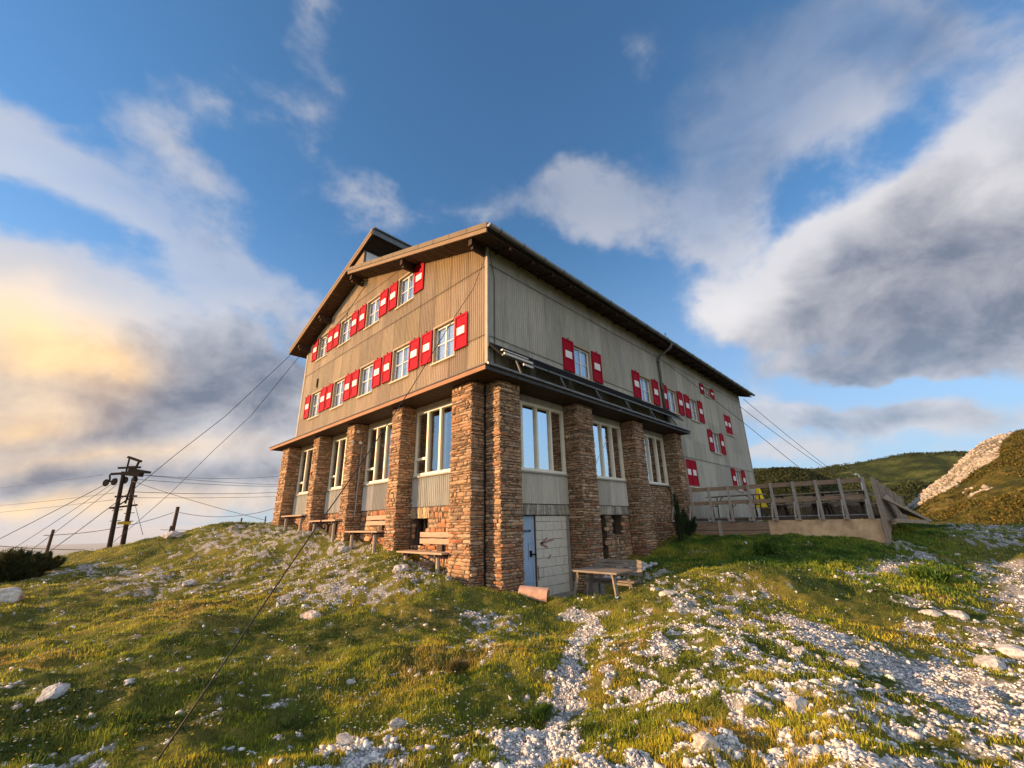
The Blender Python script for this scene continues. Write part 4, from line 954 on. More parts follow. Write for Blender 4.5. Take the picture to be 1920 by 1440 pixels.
t = empty('garden_table', (1.78, -2.25, -6.42)); t['_w'] = (0, 0, 0); tag(t, 'weathered plank table in front of the concrete block infill', 'table')
for k in range(5): mb = MB(); a = -.44+k*.178; mb.box((a, -.68+random.uniform(-.02, .02), .70), (a+.17, .68, .74)); mb.build('tabletop_plank', MAT['wood_table'], t, loc=(0, 0, 0))
for sx in (-1, 1):
    for s_y in (-1, 1): mb = MB(); mb.beam((sx*.30, s_y*.5, .70), (sx*.40, s_y*.62+.05*s_y, -.12), .07); mb.build('leg', MAT['wood_table'], t, loc=(0, 0, 0))
mb = MB(); mb.box((-.36, -.53, .63), (.36, -.47, .70)); mb.box((-.36, .47, .63), (.36, .53, .70)); mb.build('apron', MAT['wood_table'], t, loc=(0, 0, 0))
t = empty('garden_bench', (2.5, -2.12, -6.42)); t['_w'] = (0, 0, 0); tag(t, 'weathered slatted bench with backrest behind the plank table', 'bench')
for k in range(3): mb = MB(); a = -.25+k*.13; mb.box((a, -.72, .42), (a+.115, .72, .455)); mb.build('seat_slat', MAT['wood_table'], t, loc=(0, 0, 0))
for k in range(4): mb = MB(); mb.box((.20+k*.012, -.72, .54+k*.095), (.225+k*.012, .72, .54+k*.095+.078)); mb.build('back_slat', MAT['wood_table'], t, loc=(0, 0, 0))
for s_y in (-1, 1):
    mb = MB(); mb.beam((-.2, s_y*.6, .42), (-.26, s_y*.6, -.12), .06); mb.build('leg', MAT['wood_table'], t, loc=(0, 0, 0))
    mb = MB(); mb.beam((.27, s_y*.6, .92), (.22, s_y*.6, -.12), .06); mb.build('leg', MAT['wood_table'], t, loc=(0, 0, 0))
mb = MB(); mb.beam((-.25, -.66, .38), (-.25, .66, .38), .06, .05); mb.build('rail', MAT['wood_table'], t, loc=(0, 0, 0))

# terracotta pipe by the door
p0 = ground_at(963, 1108); p1 = ground_at(1016, 1130); a = on_y(966, 1098, -.95); bq = on_y(1012, 1116, -1.5)
mb = MB(); P0 = Vector((.12, -1.0, -6.10)); P1 = Vector((.42, -1.62, -6.17))
d = (P1-P0).normalized(); u = Vector((0, 0, 1)); s1 = d.cross(u).normalized(); u = s1.cross(d); K = 20; vs = []
for (P, ro) in ((P0, .15), (P1, .17), (P1, .12), (P0, .11)):
    for k in range(K): q = 2*math.pi*k/K; vs.append(P+(s1*math.cos(q)+u*math.sin(q))*ro*(1+random.uniform(-.03, .03)))
mb.add(vs, [(i*K+k, ((i+1) % 4)*K+k, ((i+1) % 4)*K+(k+1) % K, i*K+(k+1) % K) for i in range(4) for k in range(K)])
o = mb.build('clay_pipe', MAT['terracotta'], smooth=False); tag(o, 'broken salmon clay pipe lying before the blue door', 'pipe')
# stacked logs / debris beside the block wall
rr_ = np.random.default_rng(5)
def boulder(name, label, p, size, cat='boulder', group=None, seed=0, sub=3, flat=.6, mat='limestone', tint=(1, 1, 1)):
    import bmesh
    r_ = np.random.default_rng(seed); bm = bmesh.new(); bmesh.ops.create_icosphere(bm, subdivisions=sub, radius=1)
    pl = [(v/np.linalg.norm(v), r_.uniform(.55, .95)) for v in r_.normal(size=(14, 3))]
    for v in bm.verts:
        c_ = np.array(v.co); 
        for n_, d_ in pl:
            e = c_@n_-d_
            if e > 0: c_ = c_-n_*e*.92
        nz = fbm(np.array([c_[0]*2+seed]), np.array([c_[1]*2+c_[2]*1.7]), 3, 2)[0]; c_ = c_*(1+(nz-.5)*.42)
        v.co = c_*np.array(size)
    me = bpy.data.meshes.new(name); bm.to_mesh(me); bm.free(); me.materials.append(MAT[mat])
    at = me.attributes.new('Col', 'FLOAT_COLOR', 'POINT'); at.data.foreach_set('color', np.tile(np.array([*tint, 1.0], np.float32), len(me.vertices)))
    o = bpy.data.objects.new(name, me); COL.objects.link(o); o.location = (p[0], p[1], p[2]+size[2]*.25); o.rotation_euler = (0, 0, r_.uniform(0, 6))
    tag(o, label, cat, group); return o
m, nt, b = new_mat('boulder_stone'); a = N(nt, 'ShaderNodeAttribute', attribute_name='Col'); n1 = noise(nt, 5, detail=8, rough=.7); n2 = noise(nt, 28, detail=5)
nt.links.new(mixc(nt, 1., mixc(nt, .7, ramp(nt, [(.3, (.26, .25, .235)), (.55, (.50, .49, .47)), (.7, (.60, .585, .56))], n1).outputs[0], ramp(nt, [(.35, .6), (.5, 1.05)], n2).outputs[0], 'MULTIPLY'), a.outputs[0], 'MULTIPLY'), b.inputs['Base Color']); b.inputs['Roughness'].default_value = .92; b.inputs['Specular IOR Level'].default_value = .15
bump(nt, b, n1, .05); MAT['limestone'] = m
for i, (lb, px, py, s_, fl, tt) in enumerate([
    ('white limestone boulder in the left foreground turf', 97, 1306, .17, .55, (1.15, 1.15, 1.15)),
    ('large pale slab at the left edge below the dwarf pines', 12, 1122, .5, .5, (1.1, 1.08, 1.04)),
    ('blocky white stone at the foot of the tall fence post', 325, 1003, .5, .4, (1.1, 1.1, 1.1)),
    ('pinkish and white rock lying alone below the bench rubble', 584, 1156, .22, .6, (1.15, 1.0, .92)),
    ('pale rock cluster stone midway up the left slope', 352, 1096, .26, .5, (1, 1, 1)),
    ('rugged grey outcrop stone before the second bay bench', 648, 1030, .36, .45, (1.0, 1.0, 1.0)),
    ('tilted grey slab in the rubble right of the outcrop', 752, 1068, .26, .6, (1., 1., 1.02)),
    ('large white rock in the orange turf at lower centre right', 1327, 1398, .11, .6, (1.2, 1.12, 1.0)),
    ('pale rock half sunk beside the lower right gravel', 1497, 1325, .12, .6, (1.15, 1.12, 1.08)),
    ('squarish stone on the upper left rim of the big gravel strip', 1500, 1225, .09, .8, (1.1, 1.05, 1.0)),
    ('pale flat stone in the middle of the big gravel strip', 1600, 1246, .10, .5, (1.1, 1.08, 1.0)),
    ('flat white slab at the right edge of the meadow', 1905, 1226, .26, .4, (1.1, 1.1, 1.12)),
    ('rounded grey stone just above the right gravel strip', 1862, 1250, .18, .55, (1.0, 1.0, 1.03)),
    ('small white stone right of centre on the smooth turf', 1793, 1156, .17, .6, (1.2, 1.2, 1.2)),
    ('flat white stone beside the small stone on the turf', 1748, 1150, .18, .4, (1.12, 1.12, 1.12)),
    ('pale flat rock on the crown of the right mound', 1252, 1112, .22, .35, (1.15, 1.08, .98)),
    ('bleached flat rock just left of the mound crown', 1228, 1104, .13, .4, (1.15, 1.05, .95)),
    ('grey stone in the bottom patch of gravel left of centre', 645, 1392, .12, .55, (1.0, 1.0, 1.0)),
    ('angular stone at the upper right of the bottom gravel patch', 747, 1362, .10, .7, (1.0, 1.0, 1.0)),
    ('small white stone in turf left of the bottom gravel patch', 657, 1282, .06, .6, (1.2, 1.2, 1.2)),
    ]):
    boulder('boulder', lb, ground_at(px, py+3), (s_, s_*.8, s_*fl), seed=20+i, tint=tt)
boulder('rubble_rock', 'dark rough rock at the block wall foot behind the table', (3.1, -1.1, -6.62), (.34, .3, .42), cat='rock', seed=61, tint=(.5, .45, .38))
boulder('rubble_rock', 'low brown rock between the block wall and table legs', (2.9, -1.65, -6.65), (.35, .22, .2), cat='rock', seed=62, tint=(.55, .45, .36))
rx, ry = rr_.uniform(3.9, 6.2, 420), rr_.uniform(-1.6, -.3, 420); kk = (ry < -.2)&(rx-4 > (-ry-.4)*.6)
o = stones('rubble_heap', rx[kk], ry[kk], rr_.uniform(.04, .13, kk.sum()), sink=.9, seed=12); tag(o, 'heap of grey broken stones against the wall right of the slatted bench', 'rubble', kind='stuff')

# ================================================================== POSTS, PYLON, CABLES
def P(px, py, s): return at_depth(px, py, s)
py_ = empty('cableway_pylon', tuple(P(218, 1017, 26))); tag(py_, 'twin pole cableway pylon with pulley wheels on the left skyline', 'pylon'); py_['_w'] = tuple(py_.location)
b1 = P(205, 1024, 26); b2 = P(231, 1016, 26); ax = (b2-b1)/np.linalg.norm(b2-b1); ax[2] = 0
def ln_(z): return -.085*(z+5.3)
for bb in (b1, b2): mb = MB(); mb.tube([(bb[0]+ax[0]*ln_(bb[2]-1), bb[1]+ax[1]*ln_(bb[2]-1), bb[2]-1.0), (bb[0]+ax[0]*ln_(-1.), bb[1]+ax[1]*ln_(-1.), -1.0)], .14, 10, r1=.105); mb.build('pole', MAT['creosote'], py_)
mid = (b1+b2)/2; ax = (b2-b1)/np.linalg.norm(b2-b1); ax[2] = 0
def q(a, z): return (mid[0]+ax[0]*(a+ln_(z)), mid[1]+ax[1]*(a+ln_(z)), z)
mb = MB(); mb.beam(q(-1.35, -1.0), q(.9, -.95), .14, .14); mb.beam(q(-.5, -.98), q(.9, -1.12), .3, .24); mb.beam(q(.0, -.80), q(1.5, -.98), .3, .30, w2=.14); mb.beam(q(-.9, -.62), q(.7, -.62), .12, .12); mb.beam(q(-.7, -2.45), q(.8, -2.45), .14, .1); mb.beam(q(-.95, -3.15), q(.95, -3.0), .12, .1); mb.beam(q(-.7, -3.2), q(.45, -2.5), .06, .06); mb.beam(q(.1, -2.9), q(.35, -1.3), .1, .1)
mb.build('crossbeam', MAT['black'], py_)
mb = MB(); mb.beam(q(-.28, -.9), q(-.22, .02), .09, .09); mb.beam(q(.30, -.9), q(.55, -.22), .09, .09); mb.beam(q(-.32, .08), q(.68, -.24), .16, .14); mb.beam(q(-.25, -.55), q(.4, -.55), .06, .06); mb.build('hoist_frame', MAT['black'], py_)
for a_, z_ in ((-1.62, -1.55), (-1.02, -1.5), (-.25, -1.42), (.45, -1.42)):
    mb = MB(); nrm = Vector((-ax[1], ax[0], 0)); c0 = Vector(q(a_, z_)); rim = [c0+Vector((ax[0], ax[1], 0))*math.cos(t)*.2+Vector((0, 0, 1))*math.sin(t)*.2 for t in np.linspace(0, 2*math.pi, 17)]
    mb.tube(rim, .035, 6, cap=False); mb.tube([c0-nrm*.04, c0+nrm*.04], .19, 16)
    mb.build('pulley_wheel', MAT['black'], py_)
mb = MB(); mb.beam(q(-1.45, -1.02), q(-1.35, -1.5), .07, .07); mb.beam(q(-1.65, -1.5), q(-1.0, -1.47), .07, .07); mb.build('pulley_hanger', MAT['black'], py_)
mb = MB(); mb.box((b2[0]-.52, b2[1]-.25, -4.22+.05), (b2[0]+.12, b2[1]-.2, -4.05+.05)); mb.build('warning_board', MAT['sign_y'], py_)
mb = MB()
for bb, zz in ((b1, -3.95), (b2, -4.0), (b1, -3.3), (b2, -3.5)): mb.beam((bb[0]+(ln_(zz)-.3)*ax[0], bb[1]+(ln_(zz)-.3)*ax[1], zz), (bb[0]+(ln_(zz)+.42)*ax[0], bb[1]+(ln_(zz)+.42)*ax[1], zz+.03), .05, .04)
mb.build_each('climbing_iron', MAT['black'], py_)
def post(label, px, pb, pt, s, r_, mat='wood_dark', group='posts along the left skyline', name='fence_post'):
    a = P(px, pb, s); g_ = hz(a[0], a[1]); h = (pb-pt)*s/FPX*1.02
    mb = MB(); mb.tube([(0, 0, -.8), (0, 0, h+(a[2]-g_))], r_, 8, r1=r_*.85); o = mb.build(name, MAT[mat], loc=(a[0], a[1], g_)); tag(o, label, 'post', group); return (a[0], a[1], a[2]+h)
pA = post('tall brown post above the blocky white stone', 323, 999, 953, 23, .10)
pB = post('leaning brown post rising from the dwarf pines', 79, 1063, 998, 17, .06)
post('short stake just left of the hut end pillar, nearer one', 451, 985, 972, 24, .05)
post('thin stake on the skyline between pillar and rocks', 496, 984, 969, 25, .04)
post('little stump beside the tall brown post', 318, 1001, 987, 22.5, .07)

def cable(label, pts3, r_=.008, sag=0, cat='cable', name='cable', n=22, group=None):
    pts = [Vector(p) for p in pts3]
    if len(pts) == 2 and sag:
        a, b_ = pts; pts = [a.lerp(b_, i/n)-Vector((0, 0, 4*sag*(i/n)*(1-i/n))) for i in range(n+1)]
    mb = MB(); mb.tube(pts, r_, 6); o = mb.build(name, MAT['cable'], smooth=True); tag(o, label, cat, group); return o
def thru(A3, B3, pix):
    """points on the vertical plane through A3 and B3 under the given image points"""
    A3, B3 = np.array(A3), np.array(B3); nrm = np.cross(B3-A3, [0, 0, 1.0]); out = []
    for px, py in pix:
        d = ray(px, py); t = ((A3-CAM)@nrm)/(d@nrm); out.append(CAM+d*t)
    return out
A3 = on_x(912, 478, -.05); B3 = on_z(270, 1462, -6.22)
cable('thick dark stay cable running from the roof corner to the near left ground', [A3]+thru(A3, B3, [(887, 542), (855, 590), (772.7, 725.4), (700, 835), (635, 930), (585, 1000), (498, 1128), (390, 1287), (283, 1443)]), .0075, name='stay_cable', group='stay cables of the hut')
EL = (-.75, W+.7, 4.72)
cable('stay cable from the left eave down behind the pylon to the leaning post', [EL]+thru(EL, P(82, 1042, 17), [(423, 780), (330, 852), (246, 921), (150, 993)])+[P(82, 1042, 17)], .014, name='stay_cable', group='stay cables of the hut')
EL2 = (-.3, W+.7, 4.72); e = P(212, 1017, 24)
cable('stay cable from the left eave to the foot of the pylon', [EL2]+thru(EL2, e, [(470, 780), (400, 845), (321, 923), (262, 975)])+[e], .014, name='stay_cable', group='stay cables of the hut')
R1_ = on_y(1225, 663, -.06); e1 = ground_at(1660, 1006)
cable('dark stay cable from the side wall across to the terrace corner', [R1_]+thru(R1_, e1+np.array([0, 0, .0]), [(1320, 735), (1400, 797), (1490, 870), (1575, 935)])+[e1], .011, name='stay_cable', group='stay cables of the hut')
R2_ = (L+.3, -.2, 3.7)
for lb, (px, py), e_ in (('upper thin stay cable from the far roof corner towards the hill', (1394, 748), P(1575, 893, 40)), ('lower thin stay cable from the far roof corner towards the hill', (1387, 762), P(1580, 900, 40))):
    a = on_y(px, py, -.3); cable(lb, [a, e_], .018, sag=.15, name='stay_cable', group='stay cables of the hut')
pyT = P(232, 884, 26)
for i, (lb, a, b_, sg) in enumerate([
    ('upper haul rope leaving the pylon to the far left', P(192, 890, 26), P(-60, 920, 40), .1),
    ('haul rope from the pylon crossbeam towards the hut end wall', P(262, 890, 26), P(524, 893, 34), .2),
    ('second rope from the pylon running slightly downhill to the hut', P(262, 890, 26), P(524, 909, 34), .1),
    ('third rope from the pylon head towards the hut pillar', P(247, 898, 26), P(523, 912, 34), .1),
    ('thick power line from the pylon arm to the hut side', P(245, 922, 26), P(520, 923, 34), .12),
    ('lower power line from the pylon to the hut side', P(245, 933, 26), P(518, 931, 34), .05),
    ('power line leaving the pylon arm to the left frame edge', P(215, 924, 26), P(-60, 952, 34), .1),
    ('thin lower line leaving the pylon to the left frame edge', P(213, 937, 26), P(-60, 966, 34), .05),
    ('steep guy wire from the pylon head, outermost to the left', P(220, 896, 26), P(-60, 1040, 22), .05),
    ('guy wire from the pylon head to behind the dwarf pines', P(222, 899, 26), P(20, 1032, 22), .05),
    ('guy wire from the pylon head to the foot of the dwarf pines', P(220, 908, 26), P(40, 1045, 20), .05),
    ('descending guy from the pylon head to the hut foot', P(248, 902, 26), P(500, 976, 26), .1),
    ('thin guy wire dropping right of the pylon to the turf', P(247, 922, 26), P(268, 1003, 25), .0),
    ('fence wire between the leaning post and the tall post', P(82, 1004, 17), P(325, 961, 23), .25),
    ('fence wire from the tall post to the hut pillar', P(333, 960, 23), P(516, 953, 24), .35),
    ('low fence wire from the tall post over the rocks', P(300, 993, 23), P(500, 987, 24), .1),
    ('slack wire in the dwarf pines left of the leaning post', P(-40, 1020, 17), P(160, 1031, 18), .05)]):
    cable(lb, [a, b_], .013 if i not in (4, 8) else .017, sag=sg, name='wire', group='wires around the pylon')

# ================================================================== SHRUBS
def needles(name, label, centers, n, leaf, cols, mat, cat='shrub', stemmat='bark', seed=0, upr=.7, group=None, kind=None):
    r_ = np.random.default_rng(seed); C0 = np.array(centers[0][0])
    root = empty(name, tuple(C0)); root['_w'] = tuple(C0); tag(root, label, cat, group)
    V = []; Cc = []; st = MB()
    for c_, rad_ in centers:
        c_ = np.array(c_); nb = max(6, int(26*rad_[0]))
        for bI in range(nb):
            d = r_.normal(size=3); d[2] = abs(d[2])*1.2+.15; d /= np.linalg.norm(d); tip = c_+d*np.array(rad_)*r_.uniform(.65, 1.12)
            st.tube([tuple(c_+np.array([0, 0, -.1])), tuple((c_*.5+tip*.5)+r_.normal(0, .03, 3)), tuple(tip)], .018, 4, r1=.005)
            m_ = n//(nb*len(centers))
            t = r_.beta(2.4, 1.2, m_); p = c_+(tip-c_)*t[:, None]+r_.normal(0, 1, (m_, 3))*np.array([.10, .10, .09])*(rad_[0]*.6+.25)*(1.15-t[:, None]*.7)
            dr = r_.normal(size=(m_, 3))*.6; dr[:, 2] = abs(dr[:, 2])+upr; dr += (tip-c_)/np.linalg.norm(tip-c_)*.6; dr /= np.linalg.norm(dr, axis=1)[:, None]
            sd = np.cross(dr, r_.normal(size=(m_, 3))); sd /= np.linalg.norm(sd, axis=1)[:, None]; L_ = leaf[0]*r_.uniform(.6, 1.3, m_)[:, None]; w_ = leaf[1]
            V.append(np.stack([p-sd*w_, p+sd*w_, p+dr*L_], 1)); cc = np.array(cols)[r_.integers(0, len(cols), m_)]*(.7+.5*r_.random((m_, 1))); Cc.append(np.repeat(cc, 3, 0))
    V = np.concatenate(V).reshape(-1, 3)-C0
    o = np_mesh('foliage', V, np.arange(len(V)).reshape(-1, 3), MAT['leaf'], vcol=np.concatenate(Cc), parent=root)
    st.build('branches', MAT[stemmat], root)
    return root
PINE = [(.03, .045, .016), (.045, .06, .02), (.06, .075, .022), (.025, .035, .014), (.08, .065, .025)]
for k, (lb, cs) in enumerate([
    ('dark dwarf pine filling the left frame edge', [((-10, 1080, 14.5), 1.3), ((26, 1072, 15.0), 1.1)]),
    ('dark dwarf pine in the middle of the left clump', [((50, 1072, 15.5), .95)]),
    ('low dark dwarf pine beside the leaning post', [((84, 1066, 16.5), .6)])]):
    cen = [((P(a, b_, s)[0], P(a, b_, s)[1], hz(*P(a, b_, s)[:2])+.1), (rd, rd, rd*.85)) for (a, b_, s), rd in cs]
    needles('dwarf_pine', lb, cen, 16000*len(cs), (.10, .012), PINE, 'leaf', seed=k, group='dwarf pines at the left edge')
g_ = hz(9.3, -1.0)
needles('young_spruce', 'dark green young conifer growing below the third side window', [((9.5, -1.0, g_+.1), (.42, .35, 1.75)), ((10.2, -1.1, hz(10.2, -1.1)+.1), (.5, .4, .8))], 15000, (.08, .010), [(.02, .04, .014), (.03, .055, .018), (.045, .07, .02)], 'leaf', cat='conifer', seed=8)
GRN = [(.05, .12, .02), (.08, .15, .02), (.12, .18, .02), (.04, .09, .02)]
for k, (lb, px, py) in enumerate([('leafy clump of yellow green plants beside the narrow right path', 1750, 1092), ('broad leaved green plant on the shaded terrace bank', 1440, 1040), ('grassy tuft growing in the middle of the gravel trickle', 1020, 1352), ('tuft of dry grass left of the gravel trickle', 860, 1265)]):
    a = ground_at(px, py); sc_ = [.35, .4, .12, .13][k]
    needles('plant', lb, [((a[0], a[1], a[2]+.02), (sc_, sc_, sc_*.6))], [2500, 2500, 1500, 1500][k], ([.12, .14, .07, .08][k], [.035, .04, .004, .004][k]), GRN if k < 3 else [(.2, .15, .05), (.14, .12, .04)], 'leaf', cat='plant', seed=30+k)

# ================================================================== HILLS
def hill(name, label, prof, r0, rc, r1, zb, res=(260, 120), bumps=1.0, mat=None, extra_az=0):
    """prof: list of image points of the crest; the crest stands at range rc"""
    pts = []
    for px, py in prof:
        d = ray(px, py); a = math.atan2(d[1], d[0]); el = d[2]/math.hypot(d[0], d[1]); pts.append((a, el))
    pts.sort(); aa = np.array([p_[0] for p_ in pts]); ee = np.array([p_[1] for p_ in pts])
    A = np.linspace(aa[0], aa[-1], res[0]); E_ = np.interp(A, aa, ee); K_ = max(2, res[0]//40); E_ = np.convolve(np.pad(E_, K_, mode='edge'), np.ones(2*K_+1)/(2*K_+1), 'valid')
    rs = np.linspace(0, 1, res[1]); Rr = np.where(rs < .7, r0+(rc-r0)*(rs/.7), rc+(r1-rc)*((rs-.7)/.3))
    AA, RR = np.meshgrid(A, Rr); crest = CAM[2]+E_[None, :]*rc
    t = np.clip((RR-r0)/(rc-r0), 0, 1); t2 = np.clip((RR-rc)/(r1-rc), 0, 1)
    prof_ = t**1.25
    X = CAM[0]+RR*np.cos(AA); Y = CAM[1]+RR*np.sin(AA)
    Z = zb+(crest-zb)*prof_; Z = Z-(crest-zb)*t2**1.3*1.0
    s = rc/90
    bp_ = (fbm(X.ravel()/s, Y.ravel()/s, 5, .06).reshape(X.shape)-.5)*7*s*bumps+(fbm(X.ravel()/s+9, Y.ravel()/s, 4, .35).reshape(X.shape)-.5)*1.9*s*bumps
    Z = Z+bp_*np.clip(t*4, 0, 1)*(.25+.75*(1-np.exp(-((RR-rc)/(.12*rc))**2)))
    v = np.c_[X.ravel(), Y.ravel(), Z.ravel()]; ix = np.arange(v.shape[0]).reshape(X.shape)
    f = np.stack([ix[:-1, :-1], ix[:-1, 1:], ix[1:, 1:], ix[1:, :-1]], -1).reshape(-1, 4)
    o = np_mesh(name, v, f, mat, smooth=True); tag(o, kind='structure'); return o, (AA, RR, Z, X, Y)
def hill_mat(name, sc_, dark, olive, pale, rock, rocklo, wpos=None):
    m, nt, b = new_mat(name); n1 = noise(nt, sc_, detail=9, rough=.68, stretch=(1, 1, 3.2)); n2 = noise(nt, sc_*9, detail=6, rough=.7); n3 = noise(nt, sc_*2.3, detail=7, rough=.6, dist=.6, stretch=(1, 1, 2))
    c = ramp(nt, [(.36, dark), (.5, [q*.75+w*.25 for q, w in zip(dark, olive)]), (.58, olive), (.72, pale)], n1).outputs[0]
    c = mixc(nt, .85, c, ramp(nt, [(.35, .45), (.62, 1.25)], n2).outputs[0], 'MULTIPLY')
    rk = ramp(nt, [(rocklo, 0.), (rocklo+.045, 1.)], n3).outputs[0]
    c = mixc(nt, rk, c, mixc(nt, .8, rock, ramp(nt, [(.35, .45), (.6, 1.15)], n2).outputs[0], 'MULTIPLY'))
    nt.links.new(c, b.inputs['Base Color']); b.inputs['Roughness'].default_value = .95; b.inputs['Specular IOR Level'].default_value = .05
    bump(nt, b, n2, .35*(.1/sc_)**.6); return m
oB, dB = hill('hills', '', [(1340, 905), (1411, 883), (1464, 880), (1526, 884), (1577, 873), (1619, 863), (1661, 853.6), (1703, 845), (1760, 843.7), (1820, 843.7), (1900, 850), (2050, 860), (2200, 880)], 130, 480, 700, -22,
     res=(420, 200), mat=hill_mat('far_hill', .018, (.026, .038, .011), (.065, .08, .022), (.19, .185, .08), (.42, .40, .35), .70))
oC, dC = hill('hills', '', [(1395, 905), (1420, 892), (1450, 882), (1484, 878), (1520, 884), (1560, 900), (1600, 925)], 60, 130, 180, -12, res=(160, 90), mat=hill_mat('near_knoll', .07, (.03, .04, .014), (.06, .065, .022), (.12, .12, .05), (.45, .43, .39), .72))
oA, dA = hill('hills', '', [(1680, 965), (1700, 945), (1732, 914), (1774, 886), (1802, 856), (1830, 832), (1858, 818), (1886, 811), (1920, 806), (1990, 795), (2100, 790), (2250, 800), (2400, 840)], 72, 150, 240, -8.2,
     res=(360, 220), bumps=.85, mat=hill_mat('near_hill', .06, (.045, .05, .013), (.10, .085, .02), (.19, .14, .04), (.62, .55, .46), .66))

def proj_px(P_):
    d = P_-CAM; z = d@F; return 960+FPX*(d@RT)/z, 720-FPX*(d@UP)/z
def scree(X, Y, Z):
    px, py = proj_px(np.c_[X, Y, Z]); n = fbm(X, Y, 4, .09)
    line = np.interp(px, [1690, 1709, 1768, 1802, 1841, 1872, 1896, 2000], [972, 962, 930, 911, 884, 862, 800, 740])
    m_ = 1/(1+np.exp((py-line+(n-.5)*46)/5))*(px < 1990)
    m2 = np.exp(-((px-1850)/42)**2-((py-928-(px-1850)*.1)/16)**2)*(n > .53)*.75
    return np.clip(m_*(.45+1.0*(fbm(X+5, Y, 3, .16) > .5))+m2*1.2, 0, 1)
def hill_pts(data, n, seed, r0, r1):
    AA, RR, Z, X, Y = data; r_ = np.random.default_rng(seed); A = AA[0]; Rr = RR[:, 0]
    a = r_.uniform(A[0], A[-1], n*3); r = r_.uniform(r0, r1, n*3); ia = (a-A[0])/(A[-1]-A[0])*(len(A)-1); ir = np.interp(r, Rr, np.arange(len(Rr)))
    i0 = np.clip(ia.astype(int), 0, len(A)-2); j0 = np.clip(ir.astype(int), 0, len(Rr)-2); fa = ia-i0; fr = ir-j0
    z = Z[j0, i0]*(1-fa)*(1-fr)+Z[j0, i0+1]*fa*(1-fr)+Z[j0+1, i0]*(1-fa)*fr+Z[j0+1, i0+1]*fa*fr
    return CAM[0]+r*np.cos(a), CAM[1]+r*np.sin(a), z, r_, r
def scrub(name, data, n, size, cols, seed, r0, r1, k=10, thr=.5, sc_=.05, mask=None):
    x, y, z, r_, r = hill_pts(data, n, seed, r0, r1); d = fbm(x, y, 4, sc_); kp = r_.random(len(x)) < 1/(1+np.exp(-(d-thr)*40))
    if mask is not None: kp &= mask(x, y, z) < .3
    x, y, z = x[kp][:n], y[kp][:n], z[kp][:n]; n = len(x); s_ = size*r_.uniform(.5, 1.3, n)
    c = np.stack([x, y, z], -1)[:, None, :]+r_.normal(size=(n, k, 3))*s_[:, None, None]*np.array([.55, .55, .28])+np.array([0, 0, 1])*s_[:, None, None]*.25
    u = r_.normal(size=(n, k, 3)); u /= np.linalg.norm(u, axis=2, keepdims=True); w = r_.normal(size=(n, k, 3)); w = np.cross(u, w); w /= np.linalg.norm(w, axis=2, keepdims=True)
    q = s_[:, None, None]*.36; v = np.stack([c-u*q-w*q*.5, c+u*q-w*q*.5, c+w*q+np.array([0, 0, .3])*q], 2).reshape(-1, 3)
    cc = np.array(cols)[r_.integers(0, len(cols), n)]*(.7+.6*r_.random((n, 1))); return np_mesh(name, v, np.arange(len(v)).reshape(-1, 3), MAT['leaf'], vcol=np.repeat(cc, 3*k, 0))
o = scrub('mountain_pine_scrub', dA, 60000, .42, [(.09, .085, .016), (.13, .105, .02), (.17, .12, .026), (.06, .065, .014)], 3, 74, 165, k=6, thr=.42, sc_=.06, mask=scree)
tag(o, 'olive brown mountain pine scrub carpeting the near right hill', 'scrub', kind='stuff')
o = scrub('distant_scrub', dB, 40000, 1.7, [(.024, .038, .011), (.04, .055, .015), (.065, .078, .02)], 4, 160, 500, k=9, thr=.50, sc_=.012)
tag(o, 'dark dwarf pine thickets covering the far hillside', 'scrub', kind='stuff')
o = scrub('knoll_scrub', dC, 22000, .5, [(.02, .032, .010), (.035, .045, .014), (.05, .055, .018)], 5, 66, 150, k=8, thr=.42, sc_=.04)
tag(o, 'dark green scrub on the rounded knoll behind the terrace', 'scrub', kind='stuff')
AA, RR, Z, X, Y = dA
me = oA.data; at = me.attributes.new('rock', 'FLOAT', 'POINT'); at.data.foreach_set('value', scree(X.ravel(), Y.ravel(), Z.ravel()).astype(np.float32))
m = me.materials[0]; nt = m.node_tree; b = nt.nodes['Principled BSDF']; old = b.inputs['Base Color'].links[0].from_socket
a = N(nt, 'ShaderNodeAttribute', attribute_name='rock'); nr = noise(nt, .9, detail=8, rough=.75)
nt.links.new(mixc(nt, ramp(nt, [(.3, 0.), (.6, 1.)], a.outputs['Fac']).outputs[0], old, ramp(nt, [(.38, (.10, .085, .05)), (.5, (.30, .26, .20)), (.64, (.56, .51, .44))], nr).outputs[0]), b.inputs['Base Color'])
x, y, z, r_, r = hill_pts(dA, 14000, 8, 74, 165); k_ = scree(x, y, z)*r_.random(len(x)) > .3; x, y, z = x[k_][:5000], y[k_][:5000], z[k_][:5000]
_H = HG
def HG(x_, y_): return z
o = stones('scree', x, y, .16+.55*np.random.default_rng(2).random(len(x))**4, sink=.1, seed=21, colr=(.62, .56, .48)); tag(o, 'pale limestone scree running down the left flank of the right hill', 'scree', kind='stuff')
HG = _H

